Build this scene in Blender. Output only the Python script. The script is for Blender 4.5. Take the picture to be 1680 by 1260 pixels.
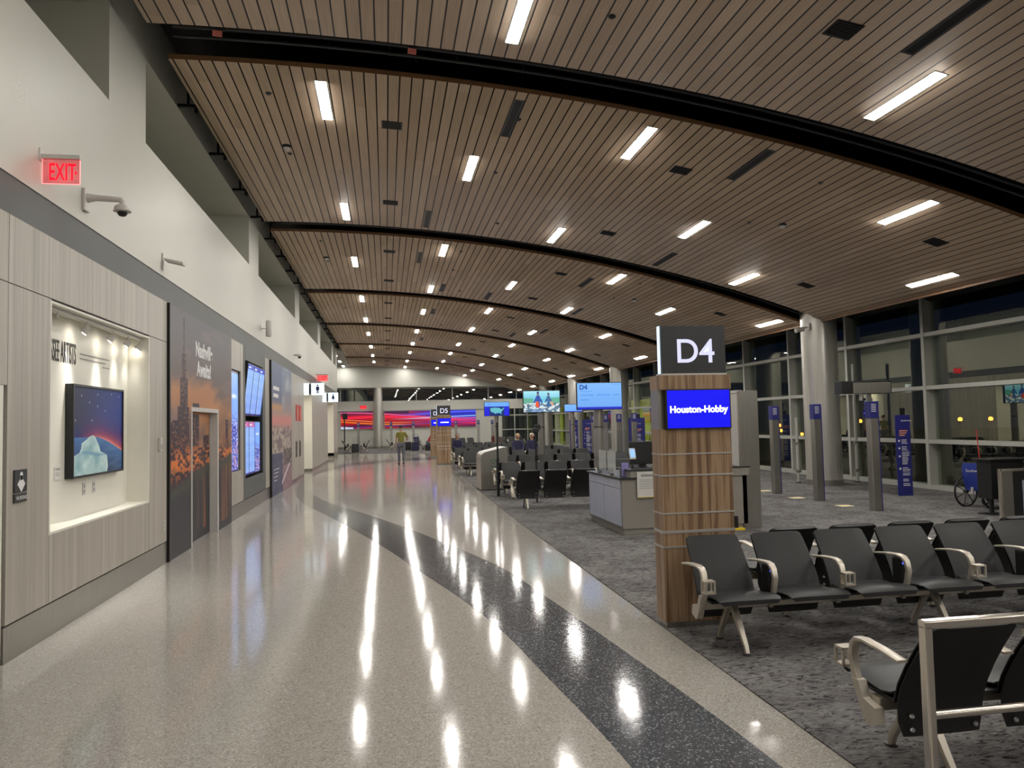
import bpy, bmesh, math, random
import numpy as np
from mathutils import Vector, Matrix, Euler
random.seed(7)
for o in list(bpy.data.objects): bpy.data.objects.remove(o)
S = bpy.context.scene
COL = S.collection
PI = math.pi

# ------------------------------------------------------------------ camera
cam_d = bpy.data.cameras.new('camera'); cam = bpy.data.objects.new('camera', cam_d); COL.objects.link(cam)
F = 1238.33; YAW, PITCH, ROLL = 0.16636321, 0.05103638, -0.02198524
cam_d.sensor_fit = 'HORIZONTAL'; cam_d.sensor_width = 36.0; cam_d.lens = 36.0*F/1680.0
cam_d.clip_start = 0.05; cam_d.clip_end = 600
fw = Vector((math.sin(YAW)*math.cos(PITCH), math.cos(YAW)*math.cos(PITCH), math.sin(PITCH)))
rt = Vector((math.cos(YAW), -math.sin(YAW), 0)); up = rt.cross(fw)
r2 = math.cos(ROLL)*rt + math.sin(ROLL)*up; u2 = -math.sin(ROLL)*rt + math.cos(ROLL)*up
m = Matrix((r2, u2, -fw)).transposed().to_4x4(); m.translation = Vector((0, 0, 1.65))
cam.matrix_world = m
S.camera = cam
CAMP = Vector((0, 0, 1.65))
def pix(x, y, z):
    q = Vector((x, y, z)) - CAMP; d = q.dot(fw)
    if d <= 0.05: return (-999, -999)
    return (840+F*q.dot(r2)/d, 630-F*q.dot(u2)/d)
def inframe(x, y, z):
    a, b = pix(x, y, z); return 0 < a < 1680 and 0 < b < 1260

# ------------------------------------------------------------------ world, exposure, main light levels
W = bpy.data.worlds.new('night'); S.world = W; W.use_nodes = True
W.node_tree.nodes['Background'].inputs[0].default_value = (0.010, 0.018, 0.045, 1)
W.node_tree.nodes['Background'].inputs[1].default_value = 0.25
S.view_settings.view_transform = 'Standard'; S.view_settings.look = 'None'
S.view_settings.gamma = 1; S.view_settings.use_curve_mapping = False
S.view_settings.exposure = 0.0
S.cycles.max_bounces = 8
LIGHT_STRENGTH = 100.0          # radiance of the ceiling light diffusers
SPOT_W = 21.0                  # display niche track spots

# ------------------------------------------------------------------ materials
def nodes(name):
    mt = bpy.data.materials.new(name); mt.use_nodes = True
    nt = mt.node_tree; return mt, nt, nt.nodes['Principled BSDF'], nt.nodes['Material Output']
def setp(b, **k):
    for a, v in k.items():
        b.inputs[a.replace('_', ' ')].default_value = v
def c4(c): return (c[0], c[1], c[2], 1)
def ramp(nt, stops):
    r = nt.nodes.new('ShaderNodeValToRGB'); e = r.color_ramp.elements
    while len(e) < len(stops): e.new(0.5)
    for i, (p, c) in enumerate(stops): e[i].position = p; e[i].color = c4(c)
    return r
def coords(nt, scale, kind='Object', rot=(0, 0, 0)):
    t = nt.nodes.new('ShaderNodeTexCoord'); mp = nt.nodes.new('ShaderNodeMapping')
    mp.inputs['Scale'].default_value = scale; mp.inputs['Rotation'].default_value = rot
    nt.links.new(t.outputs[kind], mp.inputs[0]); return mp
def noise(nt, vec, scale=5, detail=3, rough=0.5, dist=0.0):
    n = nt.nodes.new('ShaderNodeTexNoise')
    n.inputs['Scale'].default_value = scale; n.inputs['Detail'].default_value = detail
    n.inputs['Roughness'].default_value = rough; n.inputs['Distortion'].default_value = dist
    nt.links.new(vec.outputs[0], n.inputs['Vector']); return n
MATS = {}
def plain(name, col, rough=0.5, metal=0.0, var=0.06, scale=8.0, sc=(1, 1, 1), spec=0.5, bump=0.0):
    if name in MATS: return MATS[name]
    mt, nt, b, out = nodes(name)
    mp = coords(nt, sc); n = noise(nt, mp, scale, 4)
    lo = tuple(max(0, c*(1-var)) for c in col); hi = tuple(min(1, c*(1+var)) for c in col)
    r = ramp(nt, [(0.3, lo), (0.7, hi)]); nt.links.new(n.outputs['Fac'], r.inputs[0])
    nt.links.new(r.outputs[0], b.inputs['Base Color'])
    setp(b, Roughness=rough, Metallic=metal, Specular_IOR_Level=spec)
    if bump:
        bp = nt.nodes.new('ShaderNodeBump'); bp.inputs['Strength'].default_value = bump; bp.inputs['Distance'].default_value = 0.003
        nt.links.new(n.outputs['Fac'], bp.inputs['Height']); nt.links.new(bp.outputs[0], b.inputs['Normal'])
    MATS[name] = mt; return mt
def glow(name, col, strength):
    if name in MATS: return MATS[name]
    mt, nt, b, out = nodes(name)
    setp(b, Base_Color=c4(col), Emission_Color=c4(col), Emission_Strength=strength, Roughness=0.4)
    MATS[name] = mt; return mt
def streak(name, stops, sc, rough=0.45, scale=1.0, metal=0.0, detail=5, spec=0.5, dist=0.0):
    mt, nt, b, out = nodes(name)
    mp = coords(nt, sc); n = noise(nt, mp, scale, detail, 0.6, dist)
    r = ramp(nt, stops); nt.links.new(n.outputs['Fac'], r.inputs[0])
    nt.links.new(r.outputs[0], b.inputs['Base Color'])
    setp(b, Roughness=rough, Metallic=metal, Specular_IOR_Level=spec)
    MATS[name] = mt; return mt

# ceiling planks: u = arc length across, v = metres along
def ceiling_mat():
    mt, nt, b, out = nodes('ceiling_planks'); L = nt.links
    uv = nt.nodes.new('ShaderNodeUVMap'); sx = nt.nodes.new('ShaderNodeSeparateXYZ'); L.new(uv.outputs[0], sx.inputs[0])
    def M(op, a, bb=None):
        n = nt.nodes.new('ShaderNodeMath'); n.operation = op
        if isinstance(a, (int, float)): n.inputs[0].default_value = a
        else: L.new(a, n.inputs[0])
        if bb is not None:
            if isinstance(bb, (int, float)): n.inputs[1].default_value = bb
            else: L.new(bb, n.inputs[1])
        return n.outputs[0]
    k = M('DIVIDE', sx.outputs[0], 0.146); fr = M('FRACT', k); fl = M('FLOOR', k)
    gap = M('LESS_THAN', fr, 0.12)
    seg = M('FLOOR', M('ADD', M('DIVIDE', sx.outputs[1], 2.4), M('MULTIPLY', fl, 0.37)))
    cx = nt.nodes.new('ShaderNodeCombineXYZ'); L.new(fl, cx.inputs[0]); L.new(seg, cx.inputs[1])
    wn = nt.nodes.new('ShaderNodeTexWhiteNoise'); wn.noise_dimensions = '2D'; L.new(cx.outputs[0], wn.inputs['Vector'])
    c2 = nt.nodes.new('ShaderNodeCombineXYZ'); L.new(M('MULTIPLY', sx.outputs[0], 45.0), c2.inputs[0]); L.new(M('MULTIPLY', sx.outputs[1], 1.3), c2.inputs[1]); L.new(fl, c2.inputs[2])
    n = nt.nodes.new('ShaderNodeTexNoise'); n.inputs['Scale'].default_value = 1.0; n.inputs['Detail'].default_value = 4; L.new(c2.outputs[0], n.inputs['Vector'])
    mixv = M('ADD', M('MULTIPLY', n.outputs['Fac'], 0.7), M('MULTIPLY', wn.outputs['Value'], 0.3))
    r = ramp(nt, [(0.25, (0.46, 0.34, 0.24)), (0.75, (0.66, 0.51, 0.375))]); L.new(mixv, r.inputs[0])
    mx = nt.nodes.new('ShaderNodeMix'); mx.data_type = 'RGBA'; L.new(gap, mx.inputs[0]); L.new(r.outputs[0], mx.inputs[6]); mx.inputs[7].default_value = (0.003, 0.0015, 0.001, 1)
    L.new(mx.outputs[2], b.inputs['Base Color']); setp(b, Roughness=0.55, Specular_IOR_Level=0.3)
    return mt
M_CEIL = ceiling_mat()
def terrazzo(name, base, dark, light, rough, coverage=0.25):
    mt, nt, b, out = nodes(name); L = nt.links
    mp = coords(nt, (1, 1, 1))
    v = nt.nodes.new('ShaderNodeTexVoronoi'); v.inputs['Scale'].default_value = 130; L.new(mp.outputs[0], v.inputs['Vector'])
    r = ramp(nt, [(0.0, dark), (coverage, base), (0.72, base), (0.9, light)]); r.color_ramp.interpolation = 'CONSTANT'
    sx = nt.nodes.new('ShaderNodeSeparateColor'); L.new(v.outputs['Color'], sx.inputs[0]); L.new(sx.outputs[0], r.inputs[0])
    n = noise(nt, mp, 0.35, 3); r2_ = ramp(nt, [(0.3, (0.92, 0.92, 0.92)), (0.7, (1, 1, 1))]); L.new(n.outputs['Fac'], r2_.inputs[0])
    mx = nt.nodes.new('ShaderNodeMix'); mx.data_type = 'RGBA'; mx.blend_type = 'MULTIPLY'; mx.inputs[0].default_value = 1
    L.new(r.outputs[0], mx.inputs[6]); L.new(r2_.outputs[0], mx.inputs[7]); L.new(mx.outputs[2], b.inputs['Base Color'])
    # faint polish waviness
    n2 = noise(nt, mp, 1.6, 7, 0.75); bp = nt.nodes.new('ShaderNodeBump'); bp.inputs['Strength'].default_value = 0.16; bp.inputs['Distance'].default_value = 0.008
    L.new(n2.outputs['Fac'], bp.inputs['Height']); L.new(bp.outputs[0], b.inputs['Normal'])
    setp(b, Roughness=rough, Specular_IOR_Level=0.21)
    return mt
M_TERR = terrazzo('terrazzo_light', (0.385, 0.36, 0.325), (0.28, 0.26, 0.23), (0.50, 0.48, 0.44), 0.085, 0.22)
M_TERRB = terrazzo('terrazzo_border', (0.50, 0.46, 0.40), (0.40, 0.36, 0.31), (0.60, 0.56, 0.50), 0.1, 0.2)
M_TERRD = terrazzo('terrazzo_dark', (0.085, 0.09, 0.10), (0.05, 0.055, 0.065), (0.30, 0.31, 0.32), 0.085, 0.3)
def carpet():
    mt, nt, b, out = nodes('carpet'); L = nt.links
    mp = coords(nt, (10, 24, 1), rot=(0, 0, 0.3)); n = noise(nt, mp, 1.0, 6, 0.72, 1.6)
    mp2 = coords(nt, (1, 1, 1)); n2 = noise(nt, mp2, 1.6, 5, 0.7)
    r = ramp(nt, [(0.39, (0.022, 0.020, 0.022)), (0.46, (0.135, 0.130, 0.126)), (0.64, (0.225, 0.217, 0.208))]); L.new(n.outputs['Fac'], r.inputs[0])
    r3 = ramp(nt, [(0.35, (0.62, 0.61, 0.64)), (0.6, (1.1, 1.1, 1.1))]); L.new(n2.outputs['Fac'], r3.inputs[0])
    mx = nt.nodes.new('ShaderNodeMix'); mx.data_type = 'RGBA'; mx.blend_type = 'MULTIPLY'; mx.inputs[0].default_value = 1
    L.new(r.outputs[0], mx.inputs[6]); L.new(r3.outputs[0], mx.inputs[7]); L.new(mx.outputs[2], b.inputs['Base Color'])
    n3 = noise(nt, mp2, 220, 2); bp = nt.nodes.new('ShaderNodeBump'); bp.inputs['Strength'].default_value = 0.5; bp.inputs['Distance'].default_value = 0.004
    L.new(n3.outputs['Fac'], bp.inputs['Height']); L.new(bp.outputs[0], b.inputs['Normal'])
    setp(b, Roughness=0.95, Specular_IOR_Level=0.1); return mt
M_CARPET = carpet()
M_LAM = streak('pale_laminate', [(0.3, (0.30, 0.275, 0.235)), (0.5, (0.385, 0.355, 0.305)), (0.7, (0.46, 0.43, 0.375))], (0.5, 14, 0.35), 0.42, 1.0)
M_WALNUT = streak('walnut_laminate', [(0.28, (0.10, 0.052, 0.025)), (0.43, (0.22, 0.13, 0.07)), (0.55, (0.40, 0.27, 0.165)), (0.66, (0.30, 0.19, 0.11)), (0.78, (0.46, 0.33, 0.21))], (24, 24, 0.8), 0.38, 1.0, dist=0.5)
M_WHITE = plain('white_paint', (0.54, 0.535, 0.475), 0.45, var=0.02, scale=0.8)
M_ENDW = plain('end_wall_grey', (0.47, 0.47, 0.42), 0.5, var=0.03, scale=0.5)
M_CONDUIT = plain('dull_grey_conduit', (0.022, 0.022, 0.024), 0.5, var=0.1)
M_NICHE = plain('greenish_grey_paint', (0.36, 0.365, 0.29), 0.6, var=0.03, scale=0.8)
M_BAND = plain('grey_metal_band', (0.125, 0.13, 0.125), 0.5, 0.0, var=0.05, scale=0.8, spec=0.2)
M_STEEL = streak('brushed_steel', [(0.3, (0.35, 0.335, 0.30)), (0.7, (0.42, 0.405, 0.365))], (70, 70, 1.2), 0.30, 1.0, metal=0.9)
M_COLM = streak('column_cladding', [(0.3, (0.50, 0.48, 0.44)), (0.7, (0.66, 0.64, 0.59))], (9, 9, 0.4), 0.30, 1.0, metal=0.65)
M_ALU = plain('champagne_aluminium', (0.56, 0.51, 0.43), 0.38, 0.55, var=0.04, scale=20)
M_RAIL = plain('polished_rail', (0.74, 0.68, 0.60), 0.22, 0.95, var=0.03, scale=20)
M_FABRIC = plain('charcoal_upholstery', (0.019, 0.019, 0.019), 0.45, spec=0.3, var=0.12, scale=90, bump=0.15)
M_SHELL = plain('black_shell', (0.012, 0.012, 0.012), 0.5, var=0.1, scale=40)
M_BLACK = plain('black_plastic', (0.012, 0.012, 0.013), 0.38, var=0.1, scale=30)
M_BLACKM = plain('black_steel', (0.008, 0.008, 0.009), 0.45, 0.3, var=0.2, scale=3)
M_MULL = plain('window_frame_grey', (0.50, 0.50, 0.46), 0.42, 0.3, var=0.03, scale=5)
M_DARKGREY = plain('dark_grey_sign', (0.035, 0.036, 0.038), 0.35, var=0.05, scale=12)
M_CREAM = plain('cream_paint', (0.72, 0.70, 0.62), 0.5, var=0.02, scale=2)
M_OFFW = plain('offwhite_plastic', (0.55, 0.53, 0.50), 0.4, var=0.03, scale=12)
M_PAPER = plain('paper_white', (0.62, 0.61, 0.58), 0.7, var=0.03, scale=12)
M_DOORBLUE = plain('blue_grey_laminate', (0.44, 0.47, 0.58), 0.35, var=0.03, scale=4)
M_TAUPE = plain('taupe_laminate', (0.27, 0.25, 0.22), 0.4, var=0.04, scale=4)
M_NAVY = plain('navy_print', (0.018, 0.020, 0.17), 0.45, var=0.06, scale=12)
M_RED = plain('red_sign', (0.55, 0.03, 0.02), 0.4, var=0.05, scale=12)
M_ORANGE = plain('orange_print', (0.75, 0.30, 0.16), 0.5, var=0.05, scale=12)
M_YELLOW = plain('yellow_paint', (0.75, 0.55, 0.03), 0.5, var=0.05, scale=12)
M_TRIM = plain('ceiling_edge_trim', (0.20, 0.10, 0.045), 0.5, var=0.1, scale=9)
M_PINKTAG = plain('salmon_tag', (0.95, 0.30, 0.24), 0.5, var=0.05)
M_LINE = plain('silver_strip', (0.55, 0.54, 0.51), 0.35, 0.5, var=0.03)
M_GREENLOGO = plain('green_logo', (0.07, 0.17, 0.10), 0.5, var=0.05)
M_YGREEN = plain('lit_yellow_green_wall', (0.55, 0.58, 0.08), 0.5, var=0.05, scale=2)
M_ASPHALT = plain('apron_asphalt', (0.02, 0.02, 0.02), 0.8, var=0.3, scale=0.3)
def glassmat(name, tint=(1, 1, 1), ior=1.7):
    mt, nt, b, out = nodes(name); nt.nodes.remove(b); L = nt.links
    t = nt.nodes.new('ShaderNodeBsdfTransparent'); t.inputs[0].default_value = c4(tint)
    g = nt.nodes.new('ShaderNodeBsdfGlossy'); g.inputs['Roughness'].default_value = 0.01; gt = (0.92, 0.95, 0.76) if ior > 2 else (1, 1, 1)
    f = nt.nodes.new('ShaderNodeFresnel'); f.inputs[0].default_value = ior
    n = noise(nt, coords(nt, (1, 1, 1)), 3, 1)     # slight tint unevenness of the coating
    rr = ramp(nt, [(0, tuple(0.95*q for q in gt)), (1, gt)]); L.new(n.outputs['Fac'], rr.inputs[0]); L.new(rr.outputs[0], g.inputs[0])
    ge = nt.nodes.new('ShaderNodeNewGeometry'); iv = nt.nodes.new('ShaderNodeMath'); iv.operation = 'SUBTRACT'; iv.inputs[0].default_value = 1.0; L.new(ge.outputs['Backfacing'], iv.inputs[1])
    ml = nt.nodes.new('ShaderNodeMath'); ml.operation = 'MULTIPLY'; L.new(f.outputs[0], ml.inputs[0]); L.new(iv.outputs[0], ml.inputs[1])
    mx = nt.nodes.new('ShaderNodeMixShader'); L.new(ml.outputs[0], mx.inputs[0]); L.new(t.outputs[0], mx.inputs[1]); L.new(g.outputs[0], mx.inputs[2])
    L.new(mx.outputs[0], out.inputs[0]); return mt
M_GLASS = glassmat('window_glass', (0.85, 0.90, 0.85), 2.7)
M_PLEXI = glassmat('clear_acrylic', (0.93, 0.95, 0.96), 1.4)
def picmat(name, emit):
    mt, nt, b, out = nodes(name); L = nt.links
    a = nt.nodes.new('ShaderNodeVertexColor'); a.layer_name = 'Col'
    if emit:
        setp(b, Base_Color=(0.01, 0.01, 0.01, 1), Roughness=0.25); L.new(a.outputs[0], b.inputs['Emission Color']); b.inputs['Emission Strength'].default_value = emit
    else:
        L.new(a.outputs[0], b.inputs['Base Color']); setp(b, Roughness=0.45, Specular_IOR_Level=0.25)
    return mt
M_SCREEN = picmat('lit_screen', 1.0)
M_GRAPHIC = picmat('backlit_graphic', 0.9)
M_PRINT = picmat('printed_graphic', 0)

# ------------------------------------------------------------------ mesh helpers
def setmat(ob, mt): ob.data.materials.append(mt)
class MB:
    def __init__(s): s.bm = bmesh.new()
    def box(s, x0, x1, y0, y1, z0, z1, bev=0):
        r = bmesh.ops.create_cube(s.bm, size=1.0); vs = r['verts']
        for v in vs: v.co = Vector(((x0+x1)/2+v.co.x*(x1-x0), (y0+y1)/2+v.co.y*(y1-y0), (z0+z1)/2+v.co.z*(z1-z0)))
        if bev:
            es = list({e for v in vs for e in v.link_edges})
            bmesh.ops.bevel(s.bm, geom=es, offset=bev, segments=2, affect='EDGES', profile=0.5)
        return s
    def obox(s, c, size, rot=(0, 0, 0), bev=0):
        r = bmesh.ops.create_cube(s.bm, size=1.0); vs = r['verts']; R = Euler(rot).to_matrix()
        if bev:
            for v in vs: v.co = Vector((v.co.x*size[0], v.co.y*size[1], v.co.z*size[2]))
            es = list({e for v in vs for e in v.link_edges})
            rr = bmesh.ops.bevel(s.bm, geom=es, offset=bev, segments=2, affect='EDGES', profile=0.5)
            vs = list({v for f in rr['faces'] for v in f.verts} | {v for v in vs if v.is_valid})
            for v in vs: v.co = R @ v.co + Vector(c)
        else:
            for v in vs: v.co = R @ Vector((v.co.x*size[0], v.co.y*size[1], v.co.z*size[2])) + Vector(c)
        return s
    def cone(s, a, b, ra, rb=None, n=16, caps=True):
        rb = ra if rb is None else rb; a = Vector(a); b = Vector(b); d = (b-a).normalized()
        q = d.to_track_quat('Z', 'Y').to_matrix()
        A = [s.bm.verts.new(a+q@Vector((math.cos(t)*ra, math.sin(t)*ra, 0))) for t in [2*PI*i/n for i in range(n)]]
        B = [s.bm.verts.new(b+q@Vector((math.cos(t)*rb, math.sin(t)*rb, 0))) for t in [2*PI*i/n for i in range(n)]]
        for i in range(n): s.bm.faces.new((A[i], A[(i+1) % n], B[(i+1) % n], B[i]))
        if caps: s.bm.faces.new(A[::-1]); s.bm.faces.new(B)
        return s
    def tube(s, pts, r, n=10):
        rs = r if isinstance(r, (list, tuple)) else [r]*len(pts)
        P = [Vector(p) for p in pts]; rings = []
        ref = Vector((0.13, 0.9, 0.31))
        for i, p in enumerate(P):
            d = ((P[min(i+1, len(P)-1)]-P[i]).normalized() + (P[i]-P[max(i-1, 0)]).normalized())
            d = d.normalized() if d.length > 1e-6 else Vector((0, 0, 1))
            u = d.cross(ref)
            if u.length < 1e-3: u = d.cross(Vector((1, 0, 0)))
            u.normalize(); v = d.cross(u).normalized()
            rings.append([s.bm.verts.new(p+(u*math.cos(t)+v*math.sin(t))*rs[i]) for t in [2*PI*k/n for k in range(n)]])
        for A, B in zip(rings, rings[1:]):
            for k in range(n): s.bm.faces.new((A[k], A[(k+1) % n], B[(k+1) % n], B[k]))
        s.bm.faces.new(rings[0][::-1]); s.bm.faces.new(rings[-1]); return s
    def lathe(s, c, prof, n=24):
        c = Vector(c); rings = []
        for r, z in prof:
            rings.append([s.bm.verts.new(c+Vector((math.cos(t)*r, math.sin(t)*r, z))) for t in [2*PI*k/n for k in range(n)]])
        for A, B in zip(rings, rings[1:]):
            for k in range(n): s.bm.faces.new((A[k], A[(k+1) % n], B[(k+1) % n], B[k]))
        s.bm.faces.new(rings[0][::-1]); s.bm.faces.new(rings[-1]); return s
    def strip(s, path, w, t):
        """flat bar swept along a path in the YZ plane, w wide in x, list of (y,z,x)"""
        P = [Vector((p[2] if len(p) > 2 else 0, p[0], p[1])) for p in path]; rings = []
        for i, p in enumerate(P):
            d = (P[min(i+1, len(P)-1)]-P[max(i-1, 0)]).normalized(); nrm = Vector((1, 0, 0)).cross(d).normalized()
            ww = w[i] if isinstance(w, (list, tuple)) else w; tt = t[i] if isinstance(t, (list, tuple)) else t
            X = Vector((1, 0, 0))
            rings.append([s.bm.verts.new(p+X*a*ww/2+nrm*b*tt/2) for a, b in ((-1, -.6), (-.8, -1), (.8, -1), (1, -.6), (1, .6), (.8, 1), (-.8, 1), (-1, .6))])
        for A, B in zip(rings, rings[1:]):
            for k in range(8): s.bm.faces.new((A[k], A[(k+1) % 8], B[(k+1) % 8], B[k]))
        s.bm.faces.new(rings[0][::-1]); s.bm.faces.new(rings[-1]); return s
    def prism(s, poly, a, b, axis='z'):
        """poly of 2D points extruded from a to b along axis (x: (y,z); y: (x,z); z: (x,y))"""
        def P(p, h): return {'x': (h, p[0], p[1]), 'y': (p[0], h, p[1]), 'z': (p[0], p[1], h)}[axis]
        A = [s.bm.verts.new(P(p, a)) for p in poly]; B = [s.bm.verts.new(P(p, b)) for p in poly]
        n = len(poly)
        for i in range(n): s.bm.faces.new((A[i], A[(i+1) % n], B[(i+1) % n], B[i]))
        s.bm.faces.new(A[::-1]); s.bm.faces.new(B); return s
    def panel(s, prof, half, th, nu=8):
        """lofted curved pad: prof list of (y,z), half list of half widths, thickness th, behind = +normal"""
        P = [Vector((0, p[0], p[1])) for p in prof]; n = len(P); F_ = []; B_ = []
        for i, p in enumerate(P):
            d = (P[min(i+1, n-1)]-P[max(i-1, 0)]).normalized(); nm = Vector((1, 0, 0)).cross(d).normalized()
            hw = half[i] if isinstance(half, (list, tuple)) else half
            tt = th[i] if isinstance(th, (list, tuple)) else th
            fr, bk = [], []
            for k in range(nu+1):
                u = -1+2*k/nu; e = 1-abs(u)**6*0.75
                fr.append(s.bm.verts.new(p+Vector((u*hw, 0, 0))+nm*tt*0.5*e)); bk.append(s.bm.verts.new(p+Vector((u*hw, 0, 0))-nm*tt*0.5*e))
            F_.append(fr); B_.append(bk)
        for i in range(n-1):
            for k in range(nu):
                s.bm.faces.new((F_[i][k], F_[i][k+1], F_[i+1][k+1], F_[i+1][k]))
                s.bm.faces.new((B_[i][k+1], B_[i][k], B_[i+1][k], B_[i+1][k+1]))
            s.bm.faces.new((B_[i][0], F_[i][0], F_[i+1][0], B_[i+1][0])); s.bm.faces.new((F_[i][nu], B_[i][nu], B_[i+1][nu], F_[i+1][nu]))
        for k in range(nu):
            s.bm.faces.new((F_[0][k+1], F_[0][k], B_[0][k], B_[0][k+1])); s.bm.faces.new((F_[-1][k], F_[-1][k+1], B_[-1][k+1], B_[-1][k]))
        return s
    def mesh(s, name, smooth=False):
        bmesh.ops.recalc_face_normals(s.bm, faces=s.bm.faces[:])
        me = bpy.data.meshes.new(name); s.bm.to_mesh(me); s.bm.free()
        if smooth:
            me.polygons.foreach_set('use_smooth', [True]*len(me.polygons))
            try: me.set_sharp_from_angle(angle=math.radians(40))
            except Exception: pass
        return me
    def build(s, name, mt, parent=None, smooth=False):
        me = s.mesh(name, smooth); o = bpy.data.objects.new(name, me); COL.objects.link(o)
        for mm in (mt if isinstance(mt, (list, tuple)) else [mt]): me.materials.append(mm)
        if parent is not None: o.parent = parent
        return o
def tag(o, label, cat, group=None):
    o['label'] = label; o['category'] = cat
    if group: o['group'] = group
    return o
def thing(name, label, cat, loc=(0, 0, 0), rz=0, group=None):
    o = bpy.data.objects.new(name, None); COL.objects.link(o); o.location = loc; o.rotation_euler = (0, 0, rz)
    o.empty_display_size = 0.1
    return tag(o, label, cat, group)
def struct(name, mb, mt, smooth=False):
    o = mb.build(name, mt, None, smooth); o['kind'] = 'structure'; return o
def part(o, label): o['label'] = label; return o
def dup(root, loc, rz=None, label=None, group=None):
    r = root.copy(); COL.objects.link(r); r.location = loc
    if rz is not None: r.rotation_euler = (0, 0, rz)
    if label: r['label'] = label
    if group: r['group'] = group
    for ch in list(root.children):
        c = ch.copy(); COL.objects.link(c); c.parent = r
        for g in list(ch.children):
            d = g.copy(); COL.objects.link(d); d.parent = c
    return r
def picture(name, w, h, nx, ny, fn, mt, parent=None):
    """flat printed/lit picture in local XZ plane facing -Y, origin at its lower left; fn(u,v)->rgb arrays, u right, v up"""
    xs = np.linspace(0, w, nx); zs = np.linspace(0, h, ny)
    X, Z = np.meshgrid(xs, zs); co = np.stack([X.ravel(), np.zeros(X.size), Z.ravel()], 1)
    idx = np.arange(nx*ny).reshape(ny, nx)
    a, b, c, d = idx[:-1, :-1].ravel(), idx[:-1, 1:].ravel(), idx[1:, 1:].ravel(), idx[1:, :-1].ravel()
    me = bpy.data.meshes.new(name); me.from_pydata(co.tolist(), [], np.stack([a, b, c, d], 1).tolist())
    U, V = X.ravel()/w, Z.ravel()/h
    rgb = np.clip(fn(U, V), 0, 1)
    at = me.color_attributes.new('Col', 'FLOAT_COLOR', 'POINT')
    at.data.foreach_set('color', np.concatenate([rgb, np.ones((rgb.shape[0], 1))], 1).astype(np.float32).ravel())
    me.materials.append(mt); o = bpy.data.objects.new(name, me); COL.objects.link(o)
    if parent is not None: o.parent = parent
    return o
def text(s, size, mt, parent, loc, rz=0, rx=PI/2, name='lettering', depth=0.002, align='LEFT', sx=1.0, bold=0.0, spacing=1.0, line=1.0):
    cu = bpy.data.curves.new(name, 'FONT'); cu.body = s; cu.size = size; cu.extrude = depth; cu.align_x = align; cu.offset = bold
    cu.space_character = spacing; cu.space_line = line
    tmp = bpy.data.objects.new('tmp', cu); COL.objects.link(tmp); bpy.context.view_layer.update()
    me = bpy.data.meshes.new_from_object(tmp.evaluated_get(bpy.context.evaluated_depsgraph_get()))
    bpy.data.objects.remove(tmp)
    for v in me.vertices: v.co.x *= sx
    me.materials.clear(); me.materials.append(mt); me.name = name
    o = bpy.data.objects.new(name, me); COL.objects.link(o)
    if parent is not None: o.parent = parent
    o.location = loc; o.rotation_euler = (rx, 0, rz); return o
ORD = ['first', 'second', 'third', 'fourth', 'fifth', 'sixth', 'seventh', 'eighth', 'ninth', 'tenth', 'eleventh', 'twelfth', 'thirteenth', 'fourteenth', 'fifteenth', 'sixteenth', 'seventeenth', 'eighteenth']
def vnoise(U, V, seed=0):
    """cheap smooth value noise on arrays"""
    rs = np.random.RandomState(seed); T = rs.rand(64, 64)
    u0 = np.floor(U).astype(int); v0 = np.floor(V).astype(int); fu = U-u0; fv = V-v0
    fu = fu*fu*(3-2*fu); fv = fv*fv*(3-2*fv)
    g = lambda a, b: T[a % 64, b % 64]
    return (g(u0, v0)*(1-fu)+g(u0+1, v0)*fu)*(1-fv)+(g(u0, v0+1)*(1-fu)+g(u0+1, v0+1)*fu)*fv
def fbm(U, V, seed=0, o=4):
    r = 0; a = 0.5
    for i in range(o): r = r+a*vnoise(U*2**i, V*2**i, seed+i); a *= 0.5
    return r
def mixc(a, b, t): t = np.clip(t, 0, 1)[:, None]; return np.asarray(a)*(1-t)+np.asarray(b)*t

XW = -2.72                       # left wall face
CX, CZ, CR = -1.9717, -30.8619, 36.8422   # ceiling arc
def zc(x): return CZ+math.sqrt(CR*CR-(x-CX)**2)
YEND = 57.0
PITCHY = 7.93; BAYL = 7.13
BAYS = [1.2+PITCHY*k for k in range(-1, 7)]   # starts; index 0 -> k=-1

# ================================================================== FLOOR
fb = MB(); fb.box(-9, 12.2, -8, 62, -0.2, 0)
struct('floor', fb, M_TERR)
def poly_slab(name, pts, z0, z1, mt):
    b = MB(); b.prism(pts, z0, z1, 'z'); return struct(name, b, mt)
# carpet field
cp = [(2.15, -7.9), (2.15, 12), (2.2, 16), (2.24, 19), (2.42, 26), (2.6, 33), (2.68, 38), (2.6, 41), (2.2, 43.2), (1.2, 44.6), (-0.4, 45.4), (-2.0, 45.9), (-8.9, 46), (-8.9, 61.9), (12.1, 61.9), (12.1, -7.9)]
poly_slab('floor', cp, 0.0, 0.008, M_CARPET)
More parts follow.
